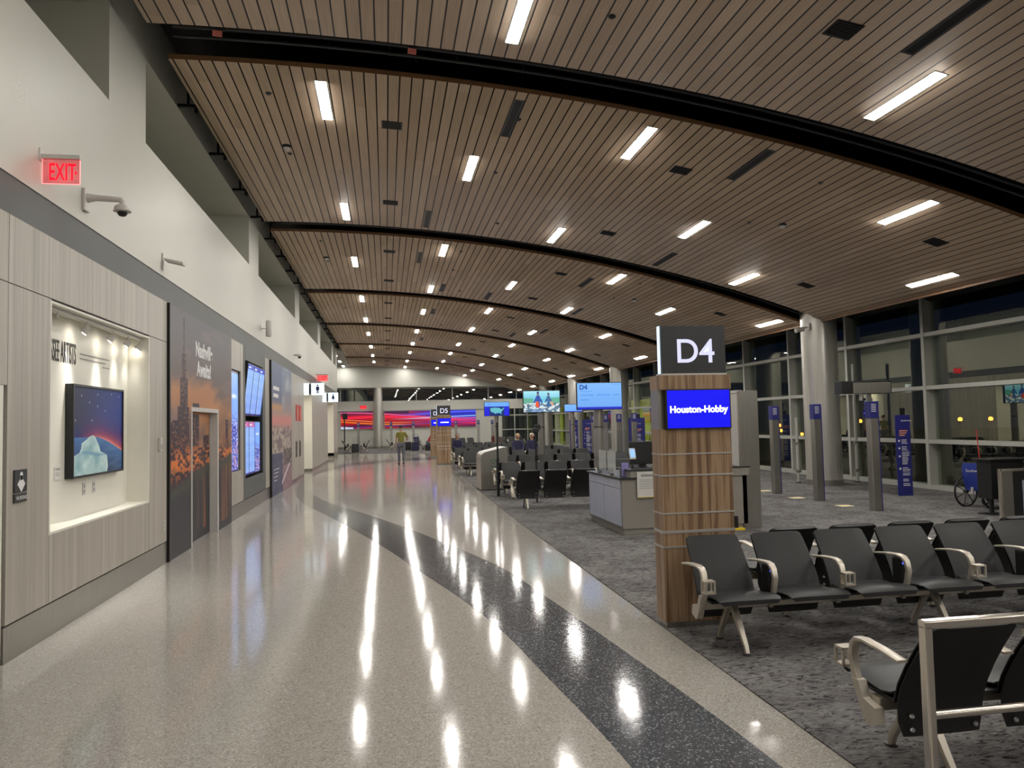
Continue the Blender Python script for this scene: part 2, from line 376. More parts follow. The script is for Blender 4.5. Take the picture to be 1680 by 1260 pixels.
# dark inlaid swoosh
out_ = [(1.0, -3.0), (1.12, 0), (1.16, 2.0), (1.13, 3.54), (1.01, 4.85), (0.81, 6.51), (0.3, 8.91), (-0.15, 10.89), (-0.9, 13.78), (-1.6, 16.29), (-2.03, 18.18), (-2.31, 20.14), (-2.49, 22.15), (-2.6, 24.63), (-2.61, 27.34), (-2.49, 30.0), (-2.2, 32.4), (-1.6, 34.6), (-0.6, 36.3), (0.6, 37.4), (1.9, 37.9), (2.55, 38.0)]
inn_ = [(1.72, -3.0), (1.83, 0), (1.86, 2.0), (1.82, 3.38), (1.73, 4.58), (1.48, 7.0), (1.26, 8.71), (0.78, 10.59), (0.26, 12.47), (-0.45, 14.65), (-1.27, 17.04), (-1.72, 18.83), (-2.08, 20.93), (-2.27, 22.5), (-2.41, 24.81), (-2.38, 27.0), (-2.2, 29.0), (-1.75, 31.0), (-1.0, 32.9), (0.0, 34.2), (1.2, 35.0), (2.5, 35.3)]
def smooth(pts, n=6):
    r = []
    for i in range(len(pts)-1):
        p0 = Vector(pts[max(i-1, 0)]); p1 = Vector(pts[i]); p2 = Vector(pts[i+1]); p3 = Vector(pts[min(i+2, len(pts)-1)])
        for k in range(n):
            t = k/n; r.append(0.5*((2*p1)+(p2-p0)*t+(2*p0-5*p1+4*p2-p3)*t*t+(3*p1-p0-3*p2+p3)*t**3))
    r.append(Vector(pts[-1])); return r
so, si = smooth(out_), smooth(inn_)
bm = bmesh.new()
A = [bm.verts.new((p.x, p.y, 0.0015)) for p in so]; B = [bm.verts.new((p.x, p.y, 0.0015)) for p in si]
for i in range(len(A)-1): bm.faces.new((A[i], B[i], B[i+1], A[i+1]))
ret = bmesh.ops.extrude_face_region(bm, geom=bm.faces[:])
for v in ret['geom']:
    if isinstance(v, bmesh.types.BMVert): v.co.z = -0.01
b = MB(); b.bm.free(); b.bm = bm
struct('floor', b, M_TERRD)

# ================================================================== CEILING
def arc_bay(y0, y1, x0=-2.45, x1=10.2):
    th0 = math.asin((x0-CX)/CR); th1 = math.asin((x1-CX)/CR); n = 60
    bm = bmesh.new(); uvl = bm.loops.layers.uv.new('UVMap')
    rows = []
    for i in range(n+1):
        th = th0+(th1-th0)*i/n
        rows.append([bm.verts.new((CX+r*math.sin(th), y, CZ+r*math.cos(th))) for r, y in ((CR, y0), (CR, y1), (CR+0.06, y1), (CR+0.06, y0))])
    def face(vs, uvs, mi):
        f = bm.faces.new(vs); f.material_index = mi
        for l, uv in zip(f.loops, uvs): l[uvl].uv = uv
    for i in range(n):
        s0 = (th0+(th1-th0)*i/n)*CR+10*.146; s1 = (th0+(th1-th0)*(i+1)/n)*CR+10*.146
        a, c = rows[i], rows[i+1]
        face((a[0], a[1], c[1], c[0]), ((s0, y0), (s0, y1), (s1, y1), (s1, y0)), 0)
        face((a[1], a[2], c[2], c[1]), ((0, 0),)*4, 1); face((a[2], a[3], c[3], c[2]), ((0, 0),)*4, 2); face((a[3], a[0], c[0], c[3]), ((0, 0),)*4, 1)
    face(rows[0], ((0, 0),)*4, 1); face(rows[-1][::-1], ((0, 0),)*4, 1)
    bmesh.ops.recalc_face_normals(bm, faces=bm.faces[:])
    me = bpy.data.meshes.new('ceiling'); bm.to_mesh(me); bm.free()
    me.polygons.foreach_set('use_smooth', [p.material_index == 0 for p in me.polygons])
    for mm in (M_CEIL, M_TRIM, M_BLACKM): me.materials.append(mm)
    o = bpy.data.objects.new('ceiling', me); COL.objects.link(o); o['kind'] = 'structure'; return o
for k, y0 in enumerate(BAYS):
    y1 = min(y0+BAYL, YEND)
    if k == len(BAYS)-1: y1 = YEND
    arc_bay(y0, y1)
# dark deck above, closing the gaps
b = MB()
th0 = math.asin((-2.72-CX)/CR); th1 = math.asin((11.9-CX)/CR)
pts = [(CX+(CR+0.75)*math.sin(th0+(th1-th0)*i/30), CZ+(CR+0.75)*math.cos(th0+(th1-th0)*i/30)) for i in range(31)]
pts2 = [(p[0], p[1]+0.15) for p in pts]
b.prism(pts+pts2[::-1], -8, YEND, 'y')
b.box(-4.2, -2.5, -8, YEND, 6.75, 6.9)
struct('ceiling', b, M_BLACKM)
# arched black duct beams inside each gap with pipes and tags
for gi, k in enumerate(range(-1, 6)):
    yg = 1.2+PITCHY*k+BAYL
    yc = yg+0.42
    if yc > YEND: continue
    t = thing('ceiling_beam', ['dark arched beam in the gap behind the viewer', 'dark arched beam in the nearest wide ceiling gap, above the camera', 'dark arched beam in the second ceiling gap', 'dark arched beam in the third ceiling gap', 'dark arched beam in the fourth ceiling gap', 'dark arched beam in the fifth ceiling gap', 'dark arched beam in the farthest ceiling gap'][gi], 'beam', (0, yc, 0), 0, 'arched beams in the ceiling gaps')
    b = MB(); th0 = math.asin((-2.3-CX)/CR); th1 = math.asin((10.4-CX)/CR)
    a = [(CX+(CR+0.36)*math.sin(th0+(th1-th0)*i/30), CZ+(CR+0.36)*math.cos(th0+(th1-th0)*i/30)) for i in range(31)]
    c = [(CX+(CR+0.62)*math.sin(th0+(th1-th0)*i/30), CZ+(CR+0.62)*math.cos(th0+(th1-th0)*i/30)) for i in range(31)]
    b.prism(a+c[::-1], 0.02, 0.30, 'y'); b.build('flange', M_BLACKM, t)
    b = MB()
    for off, rr in ((0.10, 0.018), (0.20, 0.026)):
        b.tube([(CX+(CR+off)*math.sin(th0+(th1-th0)*i/24), 0.06-off*0.3, CZ+(CR+off)*math.cos(th0+(th1-th0)*i/24)) for i in range(25)], rr, 8)
    part(b.build('conduit', M_CONDUIT, t, True), 'thin dark pipes running along the beam')
    if gi == 1:
        for xx in (-1.82, 0.36):
            b = MB(); b.obox((xx, -0.02, zc(xx)+0.13), (0.10, 0.03, 0.06), (0.3, 0.1, 0)); part(b.build('tag', M_PINKTAG, t), 'salmon pink tag')
            MB().tube([(xx, 0.03, zc(xx)+0.15), (xx+0.06, 0.02, zc(xx)+0.02)], 0.004, 6).build('tag_cord', M_CONDUIT, t)
        for xx in (-1.3, -0.6, 0.1, 0.9, 1.7):
            MB().cone((xx, 0.04, zc(xx)+0.08), (xx, 0.04, zc(xx)+0.5), 0.012, n=8).build('hanger_rod', M_CONDUIT, t)

# ceiling lights
LROWS = [-0.75, 1.42, 3.58, 5.72, 7.77, 9.78]
RN = ['leftmost', 'second', 'third', 'fourth', 'fifth', 'rightmost']
M_LAMP = glow('lamp_diffuser', (1.0, 0.965, 0.905), LIGHT_STRENGTH)
lp = []
for bi, y0 in enumerate(BAYS):
    k = bi-1; odd = k % 2 == 1
    for ri, x in enumerate(LROWS):
        if (ri % 2 == 0) == odd: st = [0.35, 5.6]
        else: st = [3.45 if ri in (2, 3) else 2.4]
        if k == -1 and ri < 2: continue      # the walkway behind the viewer is unlit
        for s in st:
            if y0+s+1.2 < YEND: lp.append((ri, x, y0+s))
proto = None; cnt = [0]*6
lp.sort(key=lambda q: (q[0], q[2]))
def tilt(x): return math.asin((x-CX)/CR)
for ri, x, y in lp:
    z = zc(x)
    vis = inframe(x, y+1.1, z) or inframe(x, y, z)
    if vis:
        lab = 'white linear ceiling light, %s from the viewer in the %s row' % (ORD[cnt[ri]], RN[ri]); cnt[ri] += 1
    else: lab = 'white linear ceiling light in the %s row, above or behind the viewer' % RN[ri]
    if proto is None:
        t = proto = thing('ceiling_light', lab, 'ceiling light', (x, y, z), 0, 'linear ceiling lights')
        b = MB(); b.box(-0.085, 0.085, -0.02, 1.20, -0.004, 0.07); b.build('housing', M_OFFW, t)
        b = MB(); b.box(-0.066, 0.066, 0, 1.18, -0.0055, -0.0035); part(b.build('diffuser', M_LAMP, t), 'glowing white diffuser')
    else: t = dup(proto, (x, y, z), None, lab)
    t.rotation_euler = (0, tilt(x), 0)
# lamps over the widened far left area
for i, y in enumerate((45.8, 50.2, 54.4)):
    t = dup(proto, (-2.95, y, 5.92), 0, 'small bright ceiling light at the far left beside the wall end, %s' % ['nearest of three', 'middle of three', 'farthest of three'][i])

# ceiling vents
sq = None; vc = {}
VN = {0.14: 'left', 4.46: 'middle', 8.73: 'right'}
for x in (0.14, 4.46, 8.73):
    n = 0
    for bi, y0 in enumerate(BAYS):
        for s in (1.55, 5.35):
            y = y0+s
            if y+0.4 > YEND: continue
            if not inframe(x, y, zc(x)): continue
            lab = 'square black ceiling grille, %s from the viewer in the %s line' % (ORD[n], VN[x]); n += 1
            if sq is None:
                t = sq = thing('ceiling_grille', lab, 'vent', (x, y, zc(x)), 0, 'square ceiling grilles')
                b = MB(); b.box(-0.145, 0.145, -0.14, 0.14, -0.006, 0.02); b.build('frame', M_BLACK, t)
                b = MB()
                for q in range(7): b.box(-0.13, 0.13, -0.125+q*0.036, -0.108+q*0.036, -0.012, -0.006)
                b.build('louvres', M_BLACKM, t)
            else: t = dup(sq, (x, y, zc(x)), None, lab)
            t.rotation_euler = (0, tilt(x), 0)
sl = None
SL = [(1.75, 9.35), (5.22, 9.35), (5.22, 5.4), (0.9, 14.8), (6.0, 14.8), (0.9, 18.4), (1.75, 22.2), (5.22, 18.4), (6.0, 22.4), (3.2, 22.6), (1.75, 27.0), (5.22, 30.0), (6.0, 27.5), (1.75, 36.0), (6.0, 38.0)]
for i, (x, y) in enumerate(SL):
    lab = 'narrow black slot diffuser in the wood ceiling, %s one counting away from the viewer' % ORD[i]
    if sl is None:
        t = sl = thing('slot_diffuser', lab, 'vent', (x, y, zc(x)), 0, 'slot diffusers in the ceiling')
        b = MB(); b.box(-0.07, -0.045, 0, 1.25, -0.006, 0.02); b.box(0.045, 0.07, 0, 1.25, -0.006, 0.02); b.box(-0.045, 0.045, 0, 0.03, -0.006, 0.02); b.box(-0.045, 0.045, 1.22, 1.25, -0.006, 0.02); b.build('frame', M_DARKGREY, t)
        b = MB(); b.box(-0.045, 0.045, 0.03, 1.22, -0.002, 0.01); b.build('slot', M_BLACKM, t)
    else: t = dup(sl, (x, y, zc(x)), None, lab)
    t.rotation_euler = (0, tilt(x), 0)
# sprinkler heads
sp = None; n = 0
for bi, y0 in enumerate(BAYS):
    for x in (-1.44, 1.84, 2.31, 6.29):
        for s in ((0.8, 3.0) if x != 2.31 else (5.95,)):
            y = y0+s
            if y > 34 or not inframe(x, y, zc(x)): continue
            lab = 'small dark sprinkler disc in the wood ceiling, %s in order of distance' % ORD[n % 18] if n < 18 else 'small dark sprinkler disc far down the wood ceiling'; n += 1
            if sp is None:
                t = sp = thing('sprinkler_head', lab, 'sprinkler', (x, y, zc(x)), 0, 'ceiling sprinkler heads')
                b = MB(); b.lathe((0, 0, 0), [(0.04, -0.008), (0.04, 0.004), (0.02, 0.01)], 14); b.build('cover', M_BLACK, t)
                b = MB(); b.cone((0, 0, -0.03), (0, 0, -0.008), 0.012, 0.015, 8); b.build('nozzle', M_DARKGREY, t)
            else: t = dup(sp, (x, y, zc(x)), None, lab)
dc = None
for i, (x, y) in enumerate(((-1.45, 11.8), (6.73, 11.8), (-1.45, 19.6), (6.73, 19.6))):
    lab = 'small dome camera on the wood ceiling, ' + ['near the left wall in the first full bay', 'in the right part of the first full bay', 'near the left wall in the second bay', 'in the right part of the second bay'][i]
    if dc is None:
        dc = t = thing('dome_camera', lab, 'security camera', (x, y, zc(x)), 0, 'ceiling dome cameras')
        b = MB(); b.lathe((0, 0, 0), [(0.07, 0.0), (0.07, -0.025), (0.055, -0.035)], 18); b.build('base', M_BLACK, t)
        b = MB(); b.lathe((0, 0, 0), [(0.05, -0.035), (0.048, -0.06), (0.03, -0.08), (0.01, -0.088)], 18); b.build('dome', M_OFFW, t, True)
    else: dup(dc, (x, y, zc(x)), None, lab)

# ================================================================== LEFT WALL
def wall(name, boxes, mt):
    b = MB()
    for q in boxes: b.box(*q)
    return struct(name, b, mt)
XB = -3.6
G = 0.004
# upper white wall with clerestory recesses
bx = []
bx.append((XB, XW, -8, 44, 3.57, 5.0))
bx.append((XB, XW, -8, 44, 6.0, 6.75))
nb = [(-8+0.0, -6.7)]
edges = []
for k in range(-1, 5):
    edges.append((9.22+PITCHY*(k), 9.22+PITCHY*k+6.75))   # recess spans
prev = -8
for a, c in edges:
    if c > 43.5: c = 43.0
    if a > 43: break
    bx.append((XB, XW, prev, a, 5.0, 6.0)); prev = c
bx.append((XB, XW, prev, 44, 5.0, 6.0))
wall('wall_left', bx, M_WHITE)
wall('wall_left', [(XB-0.15, XB, -8, 44, 3.57, 6.75)], M_NICHE)
wall('wall_left', [(XB, XW-0.004, a+0.001, c-0.001, 5.0-0.0, 5.004) for a, c in edges[:5]], M_NICHE)
wall('trim_1', [(XB, XW-0.01, -8, 44, 3.275, 3.57)], M_BAND)
# backing behind the laminate panels
PB = -2.745
wall('wall_left', [(-3.6, PB, -8, 4.95, 0, 3.275), (-3.6, PB, 4.95, 5.97, 2.0, 3.275), (-3.6, -2.9, 4.95, 5.97, 0, 2.0),
                   (-3.6, PB, 5.97, 6.735, 0, 3.275), (-3.6, PB, 6.735, 9.385, 0, 0.815), (-3.6, PB, 6.735, 9.385, 2.745, 3.275),
                   (-3.6, PB, 9.385, 11.25, 0, 3.275), (-3.6, PB, 11.25, 13.0, 1.97, 3.275), (-3.6, -2.87, 11.25, 13.0, 0, 1.97),
                   (-3.6, PB, 13.0, 14.16, 0, 3.275), (-3.6, PB, 14.16, 15.03, 0, 0.87), (-3.6, PB, 14.16, 15.03, 2.73, 3.275), (-3.6, -2.85, 14.16, 15.03, 0.87, 2.73),
                   (-3.6, PB, 15.03, 15.5, 0, 3.275), (-3.6, PB, 15.5, 17.65, 0, 0.66), (-3.6, PB, 15.5, 17.65, 3.0, 3.275), (-3.6, -3.02, 15.5, 17.65, 0.66, 3.0),
                   (-3.6, PB, 17.65, 26.2, 0, 3.275)], M_DARKGREY)
def lam(boxes, mt=M_LAM, name='wall_left'):
    return wall(name, [(PB, XW, a+G, c-G, z0+G, z1-G) for a, c, z0, z1 in boxes], mt)
kz = 0.265
P = [(-8, -4, kz, 2.76), (-4, 0, kz, 2.76), (0, 2.05, kz, 2.76), (2.05, 4.9, kz, 2.76), (4.9, 6.03, 2.0, 2.76),
     (6.03, 6.75, kz, 2.76), (6.75, 9.37, kz, 0.83), (9.37, 10.1, kz, 2.76),
     (-8, -4, 2.76, 3.275), (-4, 0, 2.76, 3.275), (0, 2.05, 2.76, 3.275), (2.05, 4.9, 2.76, 3.275), (4.9, 6.03, 2.76, 3.275), (6.03, 7.64, 2.76, 3.275), (7.64, 8.5, 2.76, 3.275), (8.5, 10.1, 2.76, 3.275),
     (14.07, 14.16, kz, 3.275), (15.03, 15.27, kz, 3.275), (14.16, 15.03, kz, 0.87), (14.16, 15.03, 2.73, 3.275),
     (18.0, 18.6, kz, 3.275), (22.6, 24.4, 0.1, 3.275), (24.4, 26.2, 0.1, 3.275)]
lam(P)
lam([(15.28, 15.5, kz, 3.275), (17.65, 17.99, kz, 3.275), (15.5, 17.65, kz, 0.66), (15.5, 17.65, 3.0, 3.275)], M_BAND)
wall('baseboard_left', [(PB-0.0, XW+0.004, a+0.003, c-0.003, 0.0, kz-0.006) for a, c in ((-8, 2.05), (2.05, 4.9), (6.0, 10.09), (14.07, 18.6))], M_STEEL)
wall('baseboard_left', [(PB, XW+0.002, 22.6, 26.2, 0.0, 0.1)], M_STEEL)
# display niche lining
wall('wall_left', [(-2.98, -2.95, 6.735, 9.385, 0.815, 2.745), (-2.95, XW+0.001, 9.36, 9.384, 0.815, 2.745), (-2.95, XW+0.001, 6.736, 6.76, 0.815, 2.745), (-2.95, XW+0.001, 6.76, 9.36, 0.816, 0.835), (-2.95, XW+0.001, 6.76, 9.36, 2.725, 2.744)], M_CREAM)
# nursing room door at the far left edge
d = struct('door_1', MB().box(-2.86, -2.82, 5.0, 5.9, 0.01, 1.93), M_TAUPE)
struct('trim_2', MB().box(-2.9, XW+0.004, 5.9, 5.965, 0, 2.0).box(-2.9, XW+0.004, 4.95, 5.0, 0, 2.0).box(-2.9, XW+0.004, 5.0, 5.9, 1.935, 2.0), M_CREAM)
h = MB().cone((-2.82, 5.1, 1.0), (-2.77, 5.1, 1.0), 0.012).cone((-2.775, 5.08, 1.0), (-2.775, 5.22, 1.0), 0.011).build('door_handle', M_STEEL, d)

# restroom stretch: two openings and the end of the wall
wall('wall_left', [(-3.6, XW, 29.1, 36.7, 0.1, 3.275), (-3.6, XW, 40.9, 44.0, 0.1, 3.275), (-3.6, XW, 26.2, 29.1, 2.85, 3.275), (-3.6, XW, 36.7, 40.9, 2.85, 3.275)], M_LAM)
wall('baseboard_left', [(-3.6, XW+0.003, 29.1, 36.7, 0, 0.1), (-3.6, XW+0.003, 40.9, 44.0, 0, 0.26), (-3.6, -3.3, 26.2, 29.1, 0, 0.1)], M_STEEL)
wall('wall_left', [(-3.7, -3.45, 26.2, 29.1, 0, 2.85), (-3.7, -3.45, 36.7, 40.9, 0, 2.85), (-3.6, -2.722, 29.095, 29.1, 0.1, 2.85), (-3.6, -2.722, 40.893, 40.9, 0.26, 2.85)], M_CREAM)
for i, y in enumerate((27.6, 38.8)):
    t = thing('recessed_light', 'small ceiling light inside the %s restroom doorway' % ['nearer', 'farther'][i], 'ceiling light', (-3.15, y, 2.84), 0, 'restroom doorway lights')
    MB().box(-0.16, 0.16, -0.5, 0.5, -0.01, 0.0).build('diffuser', glow('doorway_lamp', (1, 0.93, 0.78), 22.0), t)
    MB().box(-0.18, 0.18, -0.52, 0.52, -0.005, 0.005).build('frame', M_OFFW, t)

# brackets between wall top and ceiling edge
br = None
for i in range(18):
    y = 10.6+1.85*i
    if br is None:
        br = t = thing('hanger_bracket', 'black angle bracket between ceiling edge and left wall, nearest of the line', 'bracket', (0, y, 0), 0, 'brackets along the ceiling edge')
        MB().box(-2.72, -2.45, -0.03, 0.03, 6.01, 6.05).box(-2.50, -2.45, -0.03, 0.03, 5.93, 6.05).build('angle', M_BLACKM, t)
        MB().box(-2.60, -2.57, -0.015, 0.015, 6.05, 6.75).build('rod', M_BLACKM, t)
    else: dup(br, (0, y, 0), None, 'black angle bracket between ceiling edge and left wall, %s from the viewer' % ORD[min(i, 17)])

# ------------------------------------------------------------------ pictures
def paint_art(U, V):
    c = mixc((0.035, 0.04, 0.085), (0.03, 0.06, 0.30), (U*0.9+V*0.1)*1.1-0.15)
    c = mixc(c, (0.02, 0.02, 0.16), np.exp(-((V-0.42)/0.12)**2)*0.7)
    # horizon: arc
    arc = 0.43-0.42*np.clip(U-0.42, 0, 1)**1.4
    dd = V-arc
    gl = np.exp(-np.clip(dd, 0, 1)/0.07)*(U > 0.1)*np.clip((U-0.1)*1.5, 0, 1)
    c = mixc(c, (0.75, 0.09, 0.05), gl*0.95); c = mixc(c, (0.9, 0.40, 0.30), np.exp(-np.clip(np.abs(dd), 0, 1)/0.015)*np.clip((U-0.35)*3, 0, 1))
    sea = mixc((0.06, 0.17, 0.42), (0.02, 0.035, 0.10), (arc-V)/0.3); sea = mixc(sea, (0.15, 0.30, 0.50), fbm(U*4, V*22, 3)-0.35)
    c = np.where((dd < 0)[:, None], sea, c)
    for (a, b_) in ((0.46, 0.93), (0.30, 0.83), (0.46, 0.79), (0.62, 0.74), (0.04, 0.62), (0.35, 0.62), (0.92, 0.93), (0.75, 0.95), (0.15, 0.9)):
        c = mixc(c, (0.8, 0.8, 0.85), np.exp(-(((U-a)*1.3)**2+(V-b_)**2)/0.00006))
    # ice form
    ys = np.array([0, .06, .20, .22, .25, .30, .36, .40, .43, .445]); xl = np.array([0, 0, 0, 0.02, .12, .15, .16, .25, .30, .36]); xr = np.array([.66, .68, .66, .60, .52, .50, .46, .43, .41, .38])
    L_ = np.interp(V, ys, xl); R_ = np.interp(V, ys, xr); ins = (U > L_) & (U < R_) & (V < .445)
    ice = mixc((0.25, 0.45, 0.50), (0.60, 0.78, 0.76), fbm(U*9, V*10, 9)*1.6-0.35); ice = mixc(ice, (0.12, 0.30, 0.50), np.exp(-((V-0.235-0.02*np.sin(U*9))/0.018)**2)*0.8)
    ed = np.minimum(U-L_, R_-U); ice = mixc(ice, (0.72, 0.88, 0.85), np.exp(-ed/0.02))
    return np.where(ins[:, None], ice, c)
def paint_city(U, V):
    c = mixc((0.17, 0.10, 0.075), (0.12, 0.115, 0.13), (V-0.55)*2.6)
    cl = fbm(U*3+V*2, V*11-U*3, 4); c = mixc(c, (0.44, 0.20, 0.09), (cl-0.42)*5*np.exp(-((V-0.6)/0.16)**2)); c = mixc(c, (0.24, 0.17, 0.17), (fbm(U*2, V*9, 14)-0.5)*3)
    c = mixc(c, (0.62, 0.27, 0.10), np.exp(-(((U-0.72)/0.3)**2+((V-0.56-0.12*(U-0.6))/0.05)**2))*1.1*cl*1.4)
    rs = np.random.RandomState(5)
    x = -0.02; blds = [(0.13, 0.26, 0.66), (0.17, 0.22, 0.80), (0.188, 0.205, 0.96)]
    while x < 1.02:
        w = 0.05+rs.rand()*0.07; blds.append((x, x+w, 0.36+rs.rand()*0.2)); x += w*0.85
    blds += [(0.30, 0.40, 0.62), (0.42, 0.52, 0.575)]
    hgt = np.zeros_like(U)
    blds = [(0.10, 0.25, 0.60), (0.13, 0.23, 0.72), (0.155, 0.205, 0.82), (0.172, 0.188, 0.97)]+blds[3:]
    for a, b_, h_ in blds: hgt = np.where((U > a) & (U < b_), np.maximum(hgt, h_), hgt)
    tone = mixc((0.028, 0.02, 0.032), (0.07, 0.035, 0.045), fbm(U*6, V*3, 2))
    c = np.where((V < hgt)[:, None], tone, c)
    gx, gy = (U*95), (V*150); cell = vnoise(np.floor(gx)*1.7, np.floor(gy)*2.3, 31)
    win = ((gx % 1) < .55) & ((gy % 1) < .5) & (cell > 0.74) & (V < hgt-0.01) & (V > 0.33)
    c = np.where(win[:, None], mixc((0.55, 0.22, 0.08), (0.75, 0.50, 0.30), (cell-0.7)*3), c)
    low = np.exp(-((V-0.37)/0.06)**2)*np.clip((fbm(U*34, V*80, 8)-0.42)*9, 0, 1); c = mixc(c, (0.85, 0.24, 0.05), low*0.8)
    # river, bank, reflections
    riv = mixc((0.04, 0.04, 0.045), (0.30, 0.12, 0.05), (fbm(U*26, V*1.5, 6)-0.45)*3.5*(U > 0.35)*(V > 0.04)*np.clip((U-.35)*3, 0, 1))
    bank = 0.27+0.10*U; c = np.where((V < bank)[:, None], riv, c)
    gr = np.exp(-((V-bank+0.02)/0.02)**2); c = mixc(c, (0.06, 0.065, 0.05), gr)
    return c
def paint_digital(U, V):
    c = mixc((0.10, 0.25, 1.0), (0.25, 0.50, 1.0), fbm(U*2, V*3, 1)*1.2)
    n = fbm(U*22, V*60, 5, 3); lowm = np.clip((0.62-V)*6, 0, 1)
    c = mixc(c, (0.03, 0.04, 0.35), lowm*(n < 0.47)); c = mixc(c, (0.75, 0.70, 1.0), lowm*(n > 0.56)); c = mixc(c, (0.9, 0.35, 0.2), (V < 0.3)*(n > 0.58)*0.9)
    c = mixc(c, (0.9, 0.95, 1), np.exp(-(((U-.5)/.3)**2+((V-.76)/.02)**2))); return c
def paint_fids(seed, head):
    def f(U, V):
        c = mixc((0.16, 0.34, 0.85), (0.24, 0.46, 0.95), V)
        rows = (V*46) % 1; k = np.floor(V*46)
        for j, (a, b_) in enumerate(((0.06, 0.34), (0.42, 0.55), (0.62, 0.70), (0.78, 0.94))):
            ln = vnoise(k*3.1, np.full_like(k, seed+j*7.7), seed); c = mixc(c, (0.75, 0.85, 1), ((rows > .35) & (rows < .72) & (U > a) & (U < a+(b_-a)*(0.5+0.5*ln)) & (V < .86))*0.55)
        c = mixc(c, head, (V > 0.9)*1.0); c = mixc(c, (0.9, 0.95, 1), ((V > .93) & (V < .96) & (U > .1) & (U < .5))*0.8)
        c = mixc(c, (0.02, 0.03, 0.30), (V < 0.03)*1.0); return c
    return f
def paint_mural2(U, V):
    c = mixc((0.42, 0.33, 0.30), (0.20, 0.25, 0.36), (V-0.6)*4)
    cl = fbm(U*4, V*7, 3); c = mixc(c, (0.45, 0.48, 0.52), (cl-0.5)*4*(U > 0.48)*(V > .5))
    c = mixc(c, (0.10, 0.14, 0.26), (U < 0.48)*(V > 0.68)*0.75); c = mixc(c, (0.60, 0.33, 0.14), (U < .48)*np.exp(-((V-.66)/.03)**2))
    c = mixc(c, (0.75, 0.28, 0.24), np.exp(-((V-0.56)/0.05)**2)*0.9); n = fbm(U*14, V*30, 6)
    c = mixc(c, (0.55, 0.52, 0.40), (n > 0.5)*((V > 0.30) & (V < 0.50))*0.6); c = mixc(c, (0.17, 0.12, 0.14), (n < 0.42)*(V < 0.52)*0.7)
    c = mixc(c, (0.06, 0.08, 0.17), ((V < 0.31) & (U < 0.5))*0.85); c = mixc(c, (0.34, 0.20, 0.24), ((V < 0.2) & (U > 0.5))*0.7)
    dg = np.abs(V-(0.06+0.26*np.clip(U-0.45, 0, 1)*1.3)); c = mixc(c, (0.75, 0.73, 0.74), (dg < 0.012)*(U > .45)*1.0)
    c = mixc(c, (0.03, 0.03, 0.04), ((V > .20) & (V < .33) & (U > .55))*0.6)
    return c*0.85
def paint_swoosh(U, V):
    # u across the whole far wall; long-exposure style light ribbons
    blue = np.clip((U-0.42)*3.0, 0, 1)*np.clip((V-0.15)*1.8+(U-0.6), 0, 1)
    c = mixc((0.55, 0.01, 0.05), (0.03, 0.05, 0.60), blue)
    c = mixc(c, (0.10, 0.01, 0.14), np.exp(-((V-0.95)/0.16)**2)*(U < .5)); c = mixc(c, (0.08, 0.01, 0.10), np.exp(-((V-0.08-0.12*np.sin(U*6))/0.10)**2)*0.8)
    for ph, am, fr, y, w, col, s in ((0, .10, 5, .55, .05, (1.0, .10, .22), .9), (1.2, .16, 4, .72, .035, (1.0, .25, .45), .9), (2.4, .10, 5.5, .30, .03, (1.0, .45, .05), 1), (0.5, .22, 3.5, .45, .08, (.9, .03, .12), .8),
                                      (3.3, .12, 4.5, .85, .045, (.20, .25, 1.0), .9), (4.0, .12, 3.2, .62, .03, (.55, .80, 1.0), .9), (5.0, .20, 2.5, .20, .03, (.15, .1, .6), .7), (1.8, .08, 7, .40, .015, (1, .75, .3), .8)):
        c0 = y+am*np.sin(U*fr+ph)-0.12*(U-.5); g = np.exp(-((V-c0)/w)**2)*s
        if col[2] >= 1.0: g = g*np.clip((U-0.35)*4, 0, 1)
        if col[1] > .4 and col[2] < .5: g = g*np.clip((0.62-U)*5, 0, 1)
        c = mixc(c, col, g)
    c = c**1.5*1.1; c = mixc(c, (0.70, 0.80, 1.0), ((V < 0.12+0.1*(0.06-U)*5) & (U < 0.10))*0.8); return c
